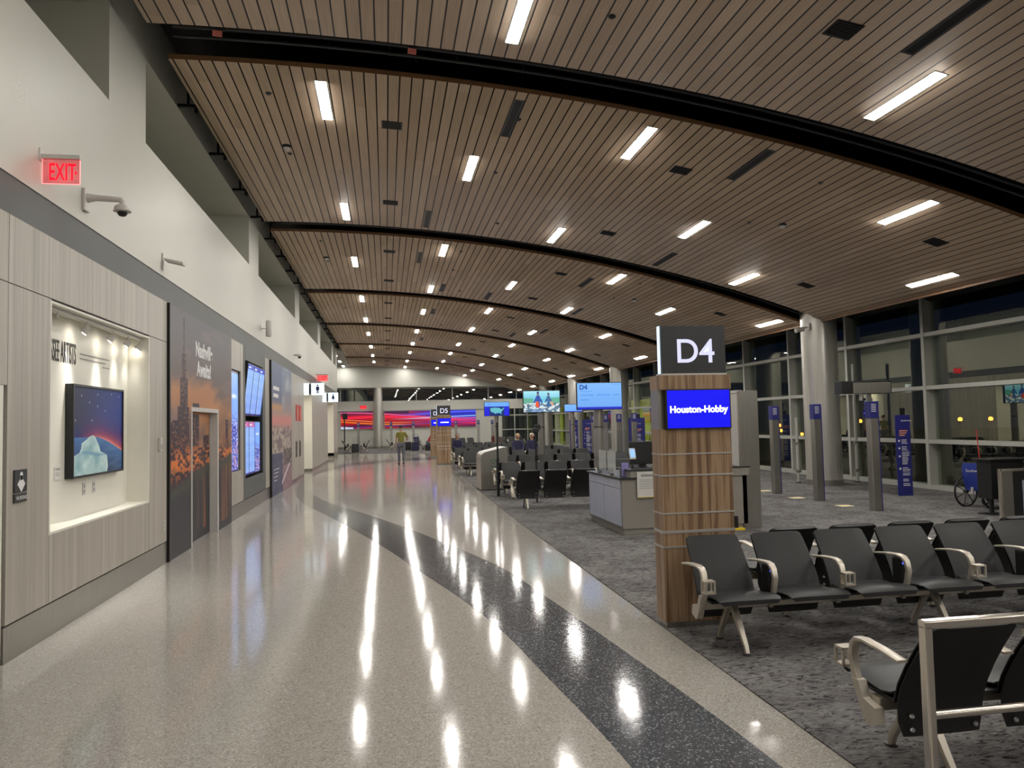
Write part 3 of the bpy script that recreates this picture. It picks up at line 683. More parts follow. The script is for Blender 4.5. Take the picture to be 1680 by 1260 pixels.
def paint_tv(U, V):
    c = mixc((0.12, 0.55, 0.75), (0.45, 0.85, 0.95), np.abs(V-0.6)*1.8+fbm(U*4, V*4, 2)*.4)
    c = mixc(c, (0.12, 0.42, 0.25), ((V < 0.62+0.10*fbm(U*8, V*0, 3)) & (V > 0.35) & ((U < 0.27) | (U > 0.72)))*0.9)
    n = fbm(U*16, V*14, 6); low = V < 0.42; c = mixc(c, (0.75, 0.80, 0.82), low*(n > 0.48)*1.0); c = mixc(c, (0.08, 0.12, 0.20), low*(n < 0.46)*0.9)
    asp = 1.7
    def ell(cx, cy, rx, ry, a=0.0):
        x_ = (U-cx)*asp; y_ = V-cy; X_ = x_*math.cos(a)+y_*math.sin(a); Y_ = -x_*math.sin(a)+y_*math.cos(a); return (X_/rx)**2+(Y_/ry)**2 < 1
    for cx, sc, colr in ((0.40, 1.0, (0.03, 0.09, 0.40)), (0.69, 0.82, (0.05, 0.14, 0.33))):
        for m_ in (ell(cx, 0.62, 0.12*sc, 0.19*sc, 0.0), ell(cx-0.075*sc, 0.56, 0.05*sc, 0.16*sc, -0.5), ell(cx+0.075*sc, 0.56, 0.05*sc, 0.16*sc, 0.5), ell(cx, 0.36, 0.10*sc, 0.16*sc)): c = mixc(c, colr, m_*1.0)
        c = mixc(c, (0.22, 0.14, 0.11), ell(cx, 0.62+0.25*sc, 0.055*sc, 0.075*sc)*1.0); c = mixc(c, (0.02, 0.05, 0.20), ell(cx, 0.64+0.29*sc, 0.058*sc, 0.045*sc)*1.0)
    c = mixc(c, (0.85, 0.10, 0.03), (ell(0.38, 0.36, 0.09, 0.15, 0.15))*1.0); c = mixc(c, (0.75, 0.35, 0.2), ell(0.79, 0.40, 0.05, 0.12, .4)*1.0); c = mixc(c, (0.10, 0.25, 0.55), ((U > .12) & (U < .55) & (V < .14) & (n > .42))*.8); return c
def paint_d4(U, V):
    c = mixc((0.16, 0.40, 0.90), (0.22, 0.50, 1.0), V); return mixc(c, (0.01, 0.02, 0.55), (V < 0.08)*1.0)
def paint_map(U, V):
    c = mixc((0.0, 0.0, 0.75), (0.0, 0.02, 0.65), V); c = mixc(c, (0.15, 0.42, 1.0), (V > 0.68)*1.0)
    P_ = np.array([(.24,.56),(.23,.44),(.26,.30),(.33,.24),(.38,.22),(.45,.12),(.49,.20),(.58,.19),(.63,.20),(.66,.10),(.68,.12),(.67,.24),(.71,.34),(.76,.44),(.80,.56),(.77,.58),(.73,.50),(.68,.48),(.63,.54),(.56,.58),(.40,.60)])
    us = np.zeros(len(U), bool)
    for i in range(len(P_)):
        (x1, y1), (x2, y2) = P_[i], P_[i-1]
        if y1 != y2: us ^= ((y1 > V) != (y2 > V)) & (U < (x2-x1)*(V-y1)/(y2-y1)+x1)
    c = mixc(c, (0.0, 0.02, 0.16), ((U > .2) & (U < .8) & (V < .66))*1.0); return mixc(c, (0.12, 0.50, 0.58), us*1.0)
def paint_blue(U, V): return np.tile((0.0, 0.0, 0.95), (len(U), 1))

# ---- framed artwork in niche
t = thing('framed_artwork', 'large framed night-sky painting with pale icy figure inside lit wall niche', 'painting', (-2.875, 7.65, 1.235))
MB().box(-0.075, 0.0, -0.02, 0.0, -0.02, 0.87).box(-0.075, 0.0, 1.33, 1.35, -0.02, 0.87).box(-0.075, 0, 0, 1.33, 0.85, 0.87).box(-0.075, 0, 0, 1.33, -0.02, 0).build('frame', M_BLACK, t)
p = picture('canvas', 1.33, 0.85, 170, 110, paint_art, M_PRINT, t); p.rotation_euler = (0, 0, PI/2); p.location = (-0.012, 0, 0)
p.data.flip_normals() if False else None
MB().box(-0.07, -0.02, 0, 1.33, 0, 0.85).build('backing', M_BLACK, t)
# track with spots
t = thing('track_light', 'white track with adjustable spotlights along top of display niche', 'spotlight', (-2.80, 6.8, 2.697))
MB().box(-0.018, 0.018, 0.0, 2.54, 0.0, 0.028).build('track', M_OFFW, t)
for y, g in ((0.27, 0), (0.92, 1), (1.60, 1), (2.10, 1), (2.50, 1)):
    sb = MB(); sb.cone((0, y, 0), (0, y, -0.05), 0.008, n=8); s = sb.build('spot_stem', M_OFFW, t)
    if g:
        MB().cone((0.02, y, -0.045), (-0.03, y, -0.10), 0.022, 0.040, 16).build('spot_head', M_OFFW, s, True)
        MB().cone((-0.0285, y, -0.0985), (-0.031, y, -0.1005), 0.034, 0.034, 16).build('spot_lens', glow('spot_lens', (1, .93, .8), 45.0), s)
for y, tgt, e in ((7.07, (-2.93, 7.0, 1.3), .7), (7.72, (-2.93, 7.4, 1.5), 1), (8.40, (-2.87, 8.3, 0.9), 1), (8.90, (-2.95, 8.9, 1.4), .8), (9.28, (-2.95, 9.2, 1.5), .6), (7.74, (-2.50, 7.5, 0.0), 3.2), (8.42, (-2.5, 8.3, 0.0), 2.6)):
    ld = bpy.data.lights.new('niche_spot', 'SPOT'); ld.energy = SPOT_W*e; ld.spot_size = math.radians(60); ld.spot_blend = 0.9; ld.color = (1, .96, .90); ld.shadow_soft_size = 0.03
    lo = bpy.data.objects.new('niche_spot', ld); COL.objects.link(lo); lo.location = (-2.84, y, 2.585); lo.rotation_euler = (Vector(tgt)-lo.location).to_track_quat('-Z', 'Y').to_euler(); lo.parent = t; lo.location = lo.location-t.location
# lettering on niche back wall
M_INK = plain('dark_ink', (0.03, 0.03, 0.03), 0.6); M_INKG = plain('grey_ink', (0.30, 0.29, 0.27), 0.6)
t = thing('wall_lettering', 'tall narrow black words and small grey caption lines at top of niche', 'lettering', (-2.948, 6.765, 2.30))
text('TENNESSEE ARTISTS', 0.285, M_INK, t, (0, 0.25, 0), PI/2, sx=0.30, name='headline', bold=0.0, spacing=1.12)
b = MB()
for i, (w_, o_) in enumerate(((1.0, 0), (0.85, 0.0), (0.25, 0.6))): MB().box(0, 0.002, 1.20+o_, 1.20+o_+w_*0.80, 0.11-i*0.045, 0.122-i*0.045).build('caption', M_INKG, t)
# small items in the niche
t = thing('caption_card', 'small white caption card left of the framed painting', 'card', (-2.949, 7.40, 1.22))
MB().box(0, 0.006, 0, 0.13, 0, 0.12).build('card', M_PAPER, t); MB().box(0.006, 0.007, 0.02, 0.11, 0.09, 0.105).box(0.006, 0.007, 0.02, 0.09, 0.06, 0.066).box(0.006, 0.007, 0.02, 0.10, 0.04, 0.046).build('print', M_INKG, t)
t0 = thing('wall_outlet', 'slim pale outlet plate under the painting, left of the pair', 'outlet', (-2.949, 8.05, 1.03), 0, 'outlets in the niche')
MB().box(0, 0.006, 0, 0.07, 0, 0.12, 0.002).build('plate', M_OFFW, t0); MB().box(0.006, 0.008, 0.022, 0.048, 0.02, 0.05).box(0.006, 0.008, 0.022, 0.048, 0.07, 0.10).build('socket', M_INKG, t0)
dup(t0, (-2.949, 8.30, 1.03), None, 'slim pale outlet plate under the painting, right of the pair')
dup(t0, (XW+0.001, 9.93, 0.42), None, 'small outlet plate low on laminate wall beside dark mural edge', 'outlets on the laminate wall')
t = thing('access_reader', 'small white card reader box on laminate wall right of niche', 'card reader', (XW, 9.72, 1.40))
MB().box(0, 0.035, 0, 0.08, 0, 0.16, 0.006).build('case', M_OFFW, t); MB().box(0.035, 0.037, 0.02, 0.06, 0.02, 0.08).build('keypad', M_INKG, t)
# nursing room plate
t = thing('room_sign', 'dark nursing-room plate with white baby-bottle figure on left wall', 'sign', (XW, 6.13, 1.135))
MB().box(0, 0.012, 0, 0.20, 0.075, 0.245, 0.003).build('pictogram_plate', M_DARKGREY, t); MB().box(0, 0.012, 0, 0.20, 0, 0.068, 0.003).build('name_plate', M_DARKGREY, t)
M_WPRINT = plain('white_print', (0.70, 0.70, 0.70), 0.5)
b = MB(); b.obox((0.0135, 0.10, 0.135), (0.002, 0.085, 0.085), (PI/4, 0, 0)).cone((0.0125, 0.10, 0.205), (0.0145, 0.10, 0.205), 0.022, n=16).box(0.0125, 0.0145, 0.082, 0.118, 0.165, 0.20); b.build('baby_figure', M_WPRINT, t)
text('NURSING', 0.04, M_WPRINT, t, (0.0125, 0.025, 0.02), PI/2, name='lettering', depth=0.001)

# ---- mural 1 with door
def grow(o):  # place a picture on the left wall: local x -> +Y
    o.rotation_euler = (0, 0, PI/2); return o
t = thing('city_mural', 'tall printed skyline mural in dusk orange reading Nashville Awaits', 'mural', (XW, 10.12, 0))
MB().box(-0.02, 0.03, 0, 0.05, 0, 3.27).build('edge_trim', M_BLACK, t)
mur = picture('print', 3.90, 3.27, 330, 300, paint_city, M_PRINT, t); grow(mur); mur.location = (0.012, 0.05, 0.0)
# cut the door opening out of the print
bm = bmesh.new(); bm.from_mesh(mur.data)
kill = [f for f in bm.faces if 1.08 < f.calc_center_median().x < 2.83 and f.calc_center_median().z < 1.97]
doorfaces = [[v.index for v in f.verts] for f in kill]
bm2 = bm.copy(); bmesh.ops.delete(bm, geom=kill, context='FACES'); bm.to_mesh(mur.data); bm.free()
bm2.faces.ensure_lookup_table()
kill2 = [f for f in bm2.faces if not (1.14 < f.calc_center_median().x < 2.72 and f.calc_center_median().z < 1.91)]
bmesh.ops.delete(bm2, geom=kill2, context='FACES'); me2 = mur.data.copy(); bm2.to_mesh(me2); bm2.free()
MB().box(-0.02, 0.010, 0.05, 1.13, 0.0, 3.27).box(-0.02, 0.010, 2.88, 3.95, 0, 3.27).box(-0.02, 0.010, 1.13, 2.88, 1.97, 3.27).build('panel', M_DARKGREY, t)
text('Nashville', 0.30, M_WPRINT, t, (0.014, 1.38, 2.72), PI/2, name='headline', bold=0.010, sx=0.98)
text('Awaits!', 0.30, M_WPRINT, t, (0.014, 1.46, 2.44), PI/2, name='headline', bold=0.010, sx=0.98)
dr = thing('service_door', 'door wrapped in the city mural print, beige frame, paper notice', 'door', (XW, 10.12, 0))
fr_ = MB().box(-0.145, 0.018, 1.13, 1.185, 0, 1.97).box(-0.145, 0.018, 2.80, 2.88, 0, 1.97).box(-0.145, 0.018, 1.185, 2.80, 1.91, 1.97).build('frame', M_OFFW, dr)
MB().box(-0.14, -0.105, 1.19, 2.795, 0.01, 1.905).build('leaf', M_DARKGREY, dr)
w2 = bpy.data.objects.new('leaf_print', me2); COL.objects.link(w2); w2.parent = dr; grow(w2); w2.location = (-0.102, 0.05, 0)
MB().box(-0.100, -0.097, 1.22, 1.50, 1.52, 1.88).build('notice', M_PAPER, dr)
MB().cone((-0.10, 2.70, 0.95), (-0.06, 2.70, 0.95), 0.012).cone((-0.065, 2.72, 0.95), (-0.065, 2.58, 0.95), 0.010).build('handle', M_STEEL, dr)

# ---- digital portrait sign
t = thing('digital_sign', 'tall narrow blue lit display with city picture recessed in laminate', 'display', (-2.775, 14.17, 0.88))
p = picture('screen', 0.76, 1.80, 40, 160, paint_digital, M_SCREEN, t); grow(p); p.location = (0.012, 0.03, 0)
MB().box(-0.04, 0.01, 0.0, 0.85, 0, 1.84).build('bezel', M_OFFW, t)
# ---- flight information screens
t = thing('flight_information_display', 'three tall blue flight-board screens tilted forward in grey wall bay', 'display', (-2.775, 15.52, 1.90))
for i in range(3):
    e = bpy.data.objects.new('screen_unit', None); e.parent = t; COL.objects.link(e); e.location = (0, 0.01+i*0.70, 0); e.rotation_euler = (0, math.radians(13), 0)
    bpy.data.objects.remove(e)
    cs = MB(); cs.box(-0.05, 0, 0.0, 0.69, 0, 1.06, 0.006); cs_ = cs.build('screen_case', M_BLACK, t); cs_.location = (0, 0.01+i*0.70, 0); cs_.rotation_euler = (0, math.radians(6), 0)
    p = picture('screen', 0.645, 1.01, 60, 190, paint_fids(3+i, (0.02, 0.06, 0.55)), M_SCREEN, cs_); grow(p); p.location = (0.003, 0.022, 0.025)
t = thing('flight_information_display', 'three upright flight-board screens below the tilted ones, one pink headed', 'display', (-2.775, 15.52, 0.70))
for i in range(3):
    cs_ = MB().box(-0.05, 0, 0.0, 0.66, 0, 1.10, 0.006).build('screen_case', M_BLACK, t); cs_.location = (0, 0.01+i*0.675, 0)
    p = picture('screen', 0.625, 1.06, 60, 190, paint_fids(13+i, ((0.55, 0.12, 0.35), (0.5, 0.15, 0.4), (0.03, 0.05, 0.5))[i]) if i < 2 else paint_digital, M_SCREEN, cs_); grow(p); p.location = (0.003, 0.017, 0.02)
# ---- mural 2
t = thing('collage_mural', 'tall printed photo collage mural in pink and blue with white lines', 'mural', (XW, 18.62, 0))
MB().box(-0.02, 0.05, 0, 0.05, 0.0, 3.27).build('edge_trim', M_BLACK, t)
MB().box(-0.02, 0.035, 0.05, 3.95, 0, 3.27).build('panel', M_DARKGREY, t)
p = picture('print', 3.88, 3.26, 150, 200, paint_mural2, M_PRINT, t); grow(p); p.location = (0.038, 0.055, 0.005)
for z, w_ in ((2.58, 1.0), (2.40, 0.85)): MB().box(0.038, 0.041, 0.35, 0.35+w_, z, z+0.09).build('caption_line', M_WPRINT, t)
for k in range(4): MB().box(0.038, 0.041, 0.4, 0.4+0.9-0.12*k, 0.62-k*0.09, 0.635-k*0.09).build('caption_line', M_WPRINT, t)

# ---- extinguisher signs and cabinets
t0 = thing('fire_cabinet_sign', 'red flag sign on wall beyond photo collage, left of the pair', 'sign', (XW, 23.9, 1.85), 0, 'red wall signs')
MB().box(0, 0.02, 0, 0.52, 0, 0.5, 0.004).build('plate', M_RED, t0); MB().box(0.02, 0.022, 0.20, 0.32, 0.1, 0.36).box(0.02, 0.022, 0.08, 0.44, 0.04, 0.07).build('pictogram', M_ORANGE, t0)
dup(t0, (XW, 24.75, 1.85), None, 'red flag sign on wall beyond photo collage, right of the pair')
t0 = thing('extinguisher_cabinet', 'narrow dark upright cabinet front below the red signs, left one', 'cabinet', (XW, 23.8, 0.72), 0, 'extinguisher cabinets')
MB().box(0, 0.02, 0, 0.30, 0, 0.52, 0.004).build('frame', M_STEEL, t0); MB().box(0.02, 0.024, 0.04, 0.26, 0.03, 0.49).build('window', M_BLACK, t0)
dup(t0, (XW, 24.75, 0.72), None, 'narrow dark upright cabinet front below the red signs, right one')
# ---- restroom blade signs
M_SIGNW = glow('lit_sign_white', (0.78, 0.90, 1.0), 1.1)
def restroom(y, lab, female):
    t = thing('restroom_sign', lab, 'sign', (XW, y, 2.73))
    MB().box(0, 0.16, -0.05, 0.05, 0, 0.40, 0.004).build('mount_box', M_SIGNW, t)
    MB().box(0.16, 0.24, -0.025, 0.025, 0.03, 0.37).build('bracket', M_DARKGREY, t)
    MB().box(0.24, 0.66, -0.05, 0.05, 0, 0.40, 0.004).build('lit_box', M_SIGNW, t)
    b = MB(); c = 0.45
    b.cone((c, -0.054, 0.325), (c, -0.05, 0.325), 0.03, n=14)
    if female: b.prism([(c-0.03, 0.285), (c+0.03, 0.285), (c+0.075, 0.13), (c-0.075, 0.13)], -0.054, -0.05, 'y').box(c-0.03, c-0.008, -0.054, -0.05, 0.05, 0.13).box(c+0.008, c+0.03, -0.054, -0.05, 0.05, 0.13)
    else: b.box(c-0.055, c+0.055, -0.054, -0.05, 0.16, 0.285).box(c-0.033, c-0.004, -0.054, -0.05, 0.05, 0.16).box(c+0.004, c+0.033, -0.054, -0.05, 0.05, 0.16)
    b.build('pictogram', plain('deep_blue_ink', (0.01, 0.02, 0.10), 0.5), t)
restroom(26.35, 'lit white blade sign with blue man figure above nearer doorway', False)
restroom(34.0, 'lit white blade sign with blue woman figure above farther doorway', True)
# ---- exit signs
M_EXITR = glow('exit_red', (1.0, 0.0, 0.01), 2.2); M_EXITP = None
def exit_panel():
    mt, nt, b, out = nodes('exit_edge_lit'); nt.nodes.remove(b); L = nt.links
    tr = nt.nodes.new('ShaderNodeBsdfTransparent'); em = nt.nodes.new('ShaderNodeEmission'); em.inputs[0].default_value = (1, 0.10, 0.13, 1); em.inputs[1].default_value = 0.55
    n = noise(nt, coords(nt, (1, 1, 1)), 9, 2); mx = nt.nodes.new('ShaderNodeAddShader'); L.new(tr.outputs[0], mx.inputs[0]); L.new(em.outputs[0], mx.inputs[1]); tr.inputs[0].default_value = (0.75, 0.55, 0.55, 1)
    mm = nt.nodes.new('ShaderNodeMath'); mm.operation = 'MULTIPLY'; L.new(n.outputs['Fac'], mm.inputs[0]); mm.inputs[1].default_value = 0.42; L.new(mm.outputs[0], em.inputs[1])
    L.new(mx.outputs[0], out.inputs[0]); return mt
M_EXITP = exit_panel()
M_EXITE = glow('exit_edge', (1.0, 0.25, 0.25), 1.6)
def exit_sign(loc, lab, w=0.30, h=0.20, wallmount=True, rz=0):
    t = thing('exit_sign', lab, 'exit sign', loc, rz)
    if wallmount: MB().box(-0.02, 0.012, -0.04, 0.04, h-0.02, h+0.08, 0.004).build('wall_bracket', M_OFFW, t)
    MB().box(0.0, w, -0.022, 0.022, h, h+0.035, 0.004).build('housing', M_OFFW, t)
    MB().box(0.012, w-0.006, -0.004, 0.004, 0, h).build('acrylic_panel', M_EXITP, t)
    MB().box(0.012, w-0.006, -0.0045, 0.0045, -0.004, 0).box(w-0.008, w-0.004, -0.0045, 0.0045, 0, h).box(0.012, 0.016, -0.0045, 0.0045, 0, h).build('lit_edge', M_EXITE, t)
    s = h/0.20
    text('EXIT', 0.20*s, M_EXITR, t, (w*0.20, -0.006, 0.028*s), 0, name='lettering', depth=0.001, sx=0.50*w/0.30/s, bold=0.002*s)
    MB().prism([(w*0.86, 0.07*s), (w*0.86, 0.11*s), (w*0.92, 0.09*s)], -0.007, -0.005, 'y').build('arrow', M_EXITR, t)
    return t
exit_sign((XW, 6.53, 3.66), 'glowing red edge-lit EXIT sign high on the left wall')
exit_sign((XW, 31.0, 3.47), 'red EXIT sign on left wall above the restroom signs', 0.46, 0.25)
# ---- security camera on arm
t = thing('security_camera', 'white dome camera hanging from wall arm beside the EXIT sign', 'security camera', (XW, 7.42, 3.70))
MB().box(0, 0.03, -0.06, 0.06, -0.02, 0.19, 0.008).build('wall_plate', M_OFFW, t)
MB().tube([(0.0, 0, 0.105), (0.10, 0, 0.11), (0.27, 0, 0.10), (0.315, 0, 0.095), (0.33, 0, 0.075), (0.33, 0, 0.045)], [0.05, 0.030, 0.026, 0.026, 0.026, 0.022], 14).build('arm', M_OFFW, t, True)
MB().lathe((0.33, 0, 0), [(0.02, 0.055), (0.045, 0.05), (0.068, 0.03), (0.072, 0.0), (0.078, -0.012), (0.05, -0.018)], 24).build('housing', M_OFFW, t, True)
MB().lathe((0.33, 0, 0), [(0.045, -0.015), (0.043, -0.035), (0.03, -0.053), (0.008, -0.06)], 20).build('dome', M_BLACK, t, True)
t = thing('wall_antenna', 'flat white panel antenna on a short bracket above grey band', 'antenna', (XW, 9.9, 3.72))
MB().box(0, 0.015, -0.03, 0.03, -0.08, 0.13, 0.003).build('wall_plate', M_OFFW, t); MB().obox((0.15, 0, 0.02), (0.22, 0.16, 0.03), (0, 0.22, 0), 0.004).build('antenna_panel', M_OFFW, t); MB().cone((0.01, 0, 0.07), (0.12, 0, 0.04), 0.008, n=8).build('bracket', M_OFFW, t)
t = thing('wall_antenna', 'upright white cylinder-like antenna on short arm above flight boards', 'antenna', (XW, 17.4, 3.86))
MB().box(0, 0.012, -0.04, 0.04, -0.05, 0.05).cone((0.0, 0, 0), (0.11, 0, 0), 0.012, n=8).build('arm', M_OFFW, t); MB().lathe((0.17, 0, 0), [(0.05, -0.18), (0.065, -0.16), (0.065, 0.16), (0.05, 0.18)], 16).build('antenna_body', M_OFFW, t, True)
t = thing('security_camera', 'small white wall camera above photo collage mural', 'security camera', (XW, 23.5, 3.80))
MB().cone((0, 0, 0.03), (0.16, 0, 0.03), 0.025, n=12).build('arm', M_OFFW, t, True); MB().lathe((0.17, 0, -0.02), [(0.03, 0.06), (0.07, 0.04), (0.07, 0.0)], 18).build('housing', M_OFFW, t, True); MB().lathe((0.17, 0, -0.02), [(0.05, 0.0), (0.04, -0.04), (0.01, -0.055)], 16).build('dome', M_BLACK, t, True)

# ================================================================== END WALL
for q in ((-9, 12.2, YEND-1.0, YEND+0.3, 4.42, 6.9),): wall('wall_back', [q], M_ENDW)
for q in ((-9, 12.2, YEND, YEND+0.3, 2.74, 3.42), (-9, 8.7, YEND+0.12, YEND+0.3, 0, 2.72)): wall('wall_back', [q], M_WHITE)
wall('window_3', [(x_, x_+0.06, YEND+0.05, YEND+0.15, 0, 2.72) for x_ in (8.7, 9.7, 10.7, 11.55)]+[(8.7, 11.6, YEND+0.05, YEND+0.15, z_, z_+0.07) for z_ in (0.0, 1.1, 2.2)], M_MULL)
wall('window_3', [(8.7, 12.2, YEND+0.09, YEND+0.11, 0, 2.72)], M_GLASS)
wall('baseboard_back', [(-9, 11.6, YEND+0.06, YEND+0.08, 0, 0.12)], M_STEEL)
b = MB()
for x in (-9, -3.3, 2.28, 4.98, 7.72, 9.9): b.box(x-0.03, x+0.03, YEND+0.05, YEND+0.15, 3.42, 4.40)
b.box(-9, 12.2, YEND+0.04, YEND+0.16, 3.42, 3.47).box(-9, 12.2, YEND+0.04, YEND+0.16, 4.35, 4.40)
w_ = struct('window_1', b, M_MULL)
MB().box(-9, 12.2, YEND+0.09, YEND+0.11, 3.47, 4.35).build('window_pane', M_GLASS, w_)
# backlit ribbons graphic panels
for (x0, x1, lab) in ((-3.3, -0.95, 'left'), (-0.12, 6.75, 'right')):
    t = thing('backlit_graphic', 'glowing red and blue light-ribbon graphic on far wall, %s of the round column' % lab, 'wall graphic', (x0, YEND+0.03, 1.40))
    MB().box(0, x1-x0, 0.0, 0.08, 0, 1.32).build('lightbox', M_OFFW, t)
    f = (lambda a, c: (lambda U, V: paint_swoosh((a+(c-a)*U+3.4)/10.2, V)))(x0, x1)
    p = picture('print', x1-x0-0.04, 1.28, 200, 60, f, M_GRAPHIC, t); p.location = (0.02, -0.004, 0.02)
te = exit_sign((-1.9, YEND-0.06, 2.90), 'red exit sign fixed to the far wall above the ribbon graphic', 0.5, 0.25, False)
MB().box(0.2, 0.3, 0.0, 0.06, 0.2, 0.285).build('wall_mount', M_OFFW, te)
# rear and side shells
wall('wall_front', [(-9, 12.2, -8.3, -8, -0.1, 6.9)], M_WHITE)
wall('wall_left', [(-9.2, -9, 44, YEND, 0, 6.9), (-9, -3.6, 43.8, 44, 0, 6.9)], M_WHITE)
wall('ceiling', [(-9, -2.46, 44, YEND, 5.95, 6.1)], M_WHITE)

# ================================================================== WINDOW WALL
XG = 11.62
ym = [14.78+2.80*k for k in range(-8, 16)]
b = MB()
for y in ym: b.box(XG, XG+0.28, y-0.045, y+0.045, 0, 5.0)
for z, hh in ((0.05, 0.10), (1.04, 0.085), (2.21, 0.085), (3.37, 0.085), (4.6, 0.085)): b.box(XG+0.01, XG+0.27, ym[0], ym[-1], z-hh/2, z+hh/2)
wn = struct('window_2', b, M_MULL)
MB().box(XG+0.20, XG+0.215, ym[0], ym[-1], 0.1, 5.0).build('window_pane', M_GLASS, wn)
wall('wall_right', [(XG, XG+0.3, -8, ym[0], 0, 5.4), (XG, XG+0.3, ym[-1], YEND, 0, 5.4), (XG, XG+0.3, ym[0], ym[-1], 5.0, 5.4)], M_MULL)
wall('ceiling', [(10.2, 12.0, -8, YEND, 5.35, 5.45), (10.16, 10.2, -8, YEND, 3.95, 5.35)], M_BLACKM)
struct('trim_3', MB().box(10.20, 10.22, -6.7, YEND, 3.87, 3.96), M_TRIM)
# round columns
c0 = None
for i, y in enumerate((16.7, 24.65, 32.6, 40.5, 48.4, 8.8)):
    lab = 'brushed-metal clad round column at the window wall, %s' % ['nearest in view', 'second, behind the D4 pillar', 'third', 'fourth', 'fifth', 'out of view on the right'][i]
    if c0 is None:
        c0 = t = thing('round_column', lab, 'column', (10.35, y, 0), 0, 'round columns by the windows')
        MB().cone((0, 0, 0.14), (0, 0, 4.6), 0.41, n=48).build('shaft', M_COLM, t, True); MB().cone((0, 0, 0.0), (0, 0, 0.14), 0.425, n=48).build('base_ring', M_STEEL, t, True)
    else: dup(c0, (10.35, y, 0), None, lab)
for x, y, lab in ((-0.56, 56.45, 'round metal column standing in front of the far wall graphic'), (-3.15, 45.2, 'round metal column at the end of the left wall')):
    t = thing('round_column', lab, 'column', (x, y, 0)); MB().cone((0, 0, 0.12), (0, 0, 4.42 if y > 50 else 6.1), 0.33, n=40).build('shaft', M_COLM, t, True); MB().cone((0, 0, 0), (0, 0, 0.12), 0.345, n=40).build('base_ring', M_STEEL, t, True)
t = thing('security_camera', 'white camera on side of nearest round column below ceiling', 'security camera', (9.95, 16.5, 3.72))
MB().cone((0.03, 0.0, 0.05), (-0.18, -0.03, 0.02), 0.02, n=10).box(0.0, 0.04, -0.06, 0.06, -0.02, 0.14).build('arm', M_OFFW, t); MB().tube([(-0.12, 0, 0.0), (-0.34, -0.05, -0.04)], 0.055, 16).build('housing', M_OFFW, t, True)
# pipes beside column
for x, y, z1, lab in ((10.05, 17.35, 1.62, 'thin dark upright pipe left of the nearest round column'), (11.35, 16.9, 2.9, 'thin standpipe with valves right of the nearest round column')):
    t = thing('standpipe', lab, 'pipe', (x, y, 0)); MB().cone((0, 0, 0), (0, 0, z1), 0.035, n=14).build('pipe', M_MULL, t, True)
    MB().cone((0, 0, 0), (0, 0, 0.03), 0.07, n=14).build('foot', M_BLACK, t); MB().cone((-0.06, 0, 0.30), (0.06, 0, 0.30), 0.045, n=12).build('valve', M_STEEL, t, True); MB().cone((-0.05, 0, 0.98), (0.05, 0, 0.98), 0.04, n=12).build('valve', M_STEEL, t, True)

# ---------------------------------------------------------------- outside
wall('floor', [(12.0, 220, -60, 260, -4.2, -4.0)], M_ASPHALT)
M_SOD = glow('sodium_lamp', (1.0, 0.20, 0.015), 16.0)
rsn = random.Random(3)
for i, p in enumerate(map(Vector, ((29.0, 52.5, 1.0), (32.0, 57.7, 0.5), (33.7, 49.6, 1.2), (37.0, 49.7, 0.6), (38.7, 45.9, 1.2), (40.0, 44.7, 1.2), (35.4, 60.3, 0.1)))):
    t = thing('apron_lamp', 'small orange floodlight glowing on the dark apron outside, %s from the left' % ORD[[0, 1, 3, 4, 5, 6, 2][i]], 'lamp', (p.x, p.y, -4), 0, 'orange lamps outside')
    MB().cone((0, 0, 0), (0, 0, p.z+4), 0.08, n=8).build('pole', M_BLACKM, t); MB().lathe((0, 0, p.z+4), [(0.04, -0.13), (0.13, -0.07), (0.13, 0.07), (0.04, 0.13)], 12).build('lamp_head', M_SOD, t, True)
t = thing('service_truck', 'dark baggage tug parked on the apron with pale lettering on its side', 'vehicle', (27.5, 44.5, -4), 0.5)
MB().box(-3.0, 3.0, -1.1, 1.1, 0.6, 1.5, 0.08).box(-3, -1.2, -1.1, 1.1, 1.5, 2.6, 0.08).build('body', M_NAVY, t)
for x in (-2, 2):
    for y in (-1, 1): MB().cone((x, y-0.12, 0.42), (x, y+0.12, 0.42), 0.42, n=20).build('wheel', M_BLACK, t, True)
# jet bridge doors glowing yellow-green
for i, y in enumerate((33.0, 50.2)):
    t = thing('jet_bridge_door', 'glass doorway to yellow-green lit jet bridge, %s one' % ['nearer', 'farther'][i], 'doorway', (XG, y, 0), 0, 'jet bridge doorways')
    MB().box(0.30, 3.4, 0.0, 0.1, 0, 2.5).box(0.30, 3.4, 2.6, 2.7, 0, 2.5).box(3.3, 3.4, 0.1, 2.6, 0, 2.5).box(0.3, 3.4, 0, 2.7, 2.5, 2.6).box(0.3, 3.4, 0, 2.7, -0.1, 0.0).build('vestibule', M_YGREEN, t)
    MB().box(0.9, 2.6, 1.0, 1.5, 2.47, 2.5).build('lamp', glow('vestibule_lamp', (1, 1, 0.72), 7.0), t)
    MB().tube([(0.8, 0.6, 0), (0.8, 0.6, 1.0), (2.6, 0.6, 0.35), (2.6, 0.6, 0)], 0.03, 8).tube([(0.8, 1.6, 0), (0.8, 1.6, 1.0), (2.6, 1.6, 0.35), (2.6, 1.6, 0)], 0.03, 8).build('handrail', M_BLACK, t, True)
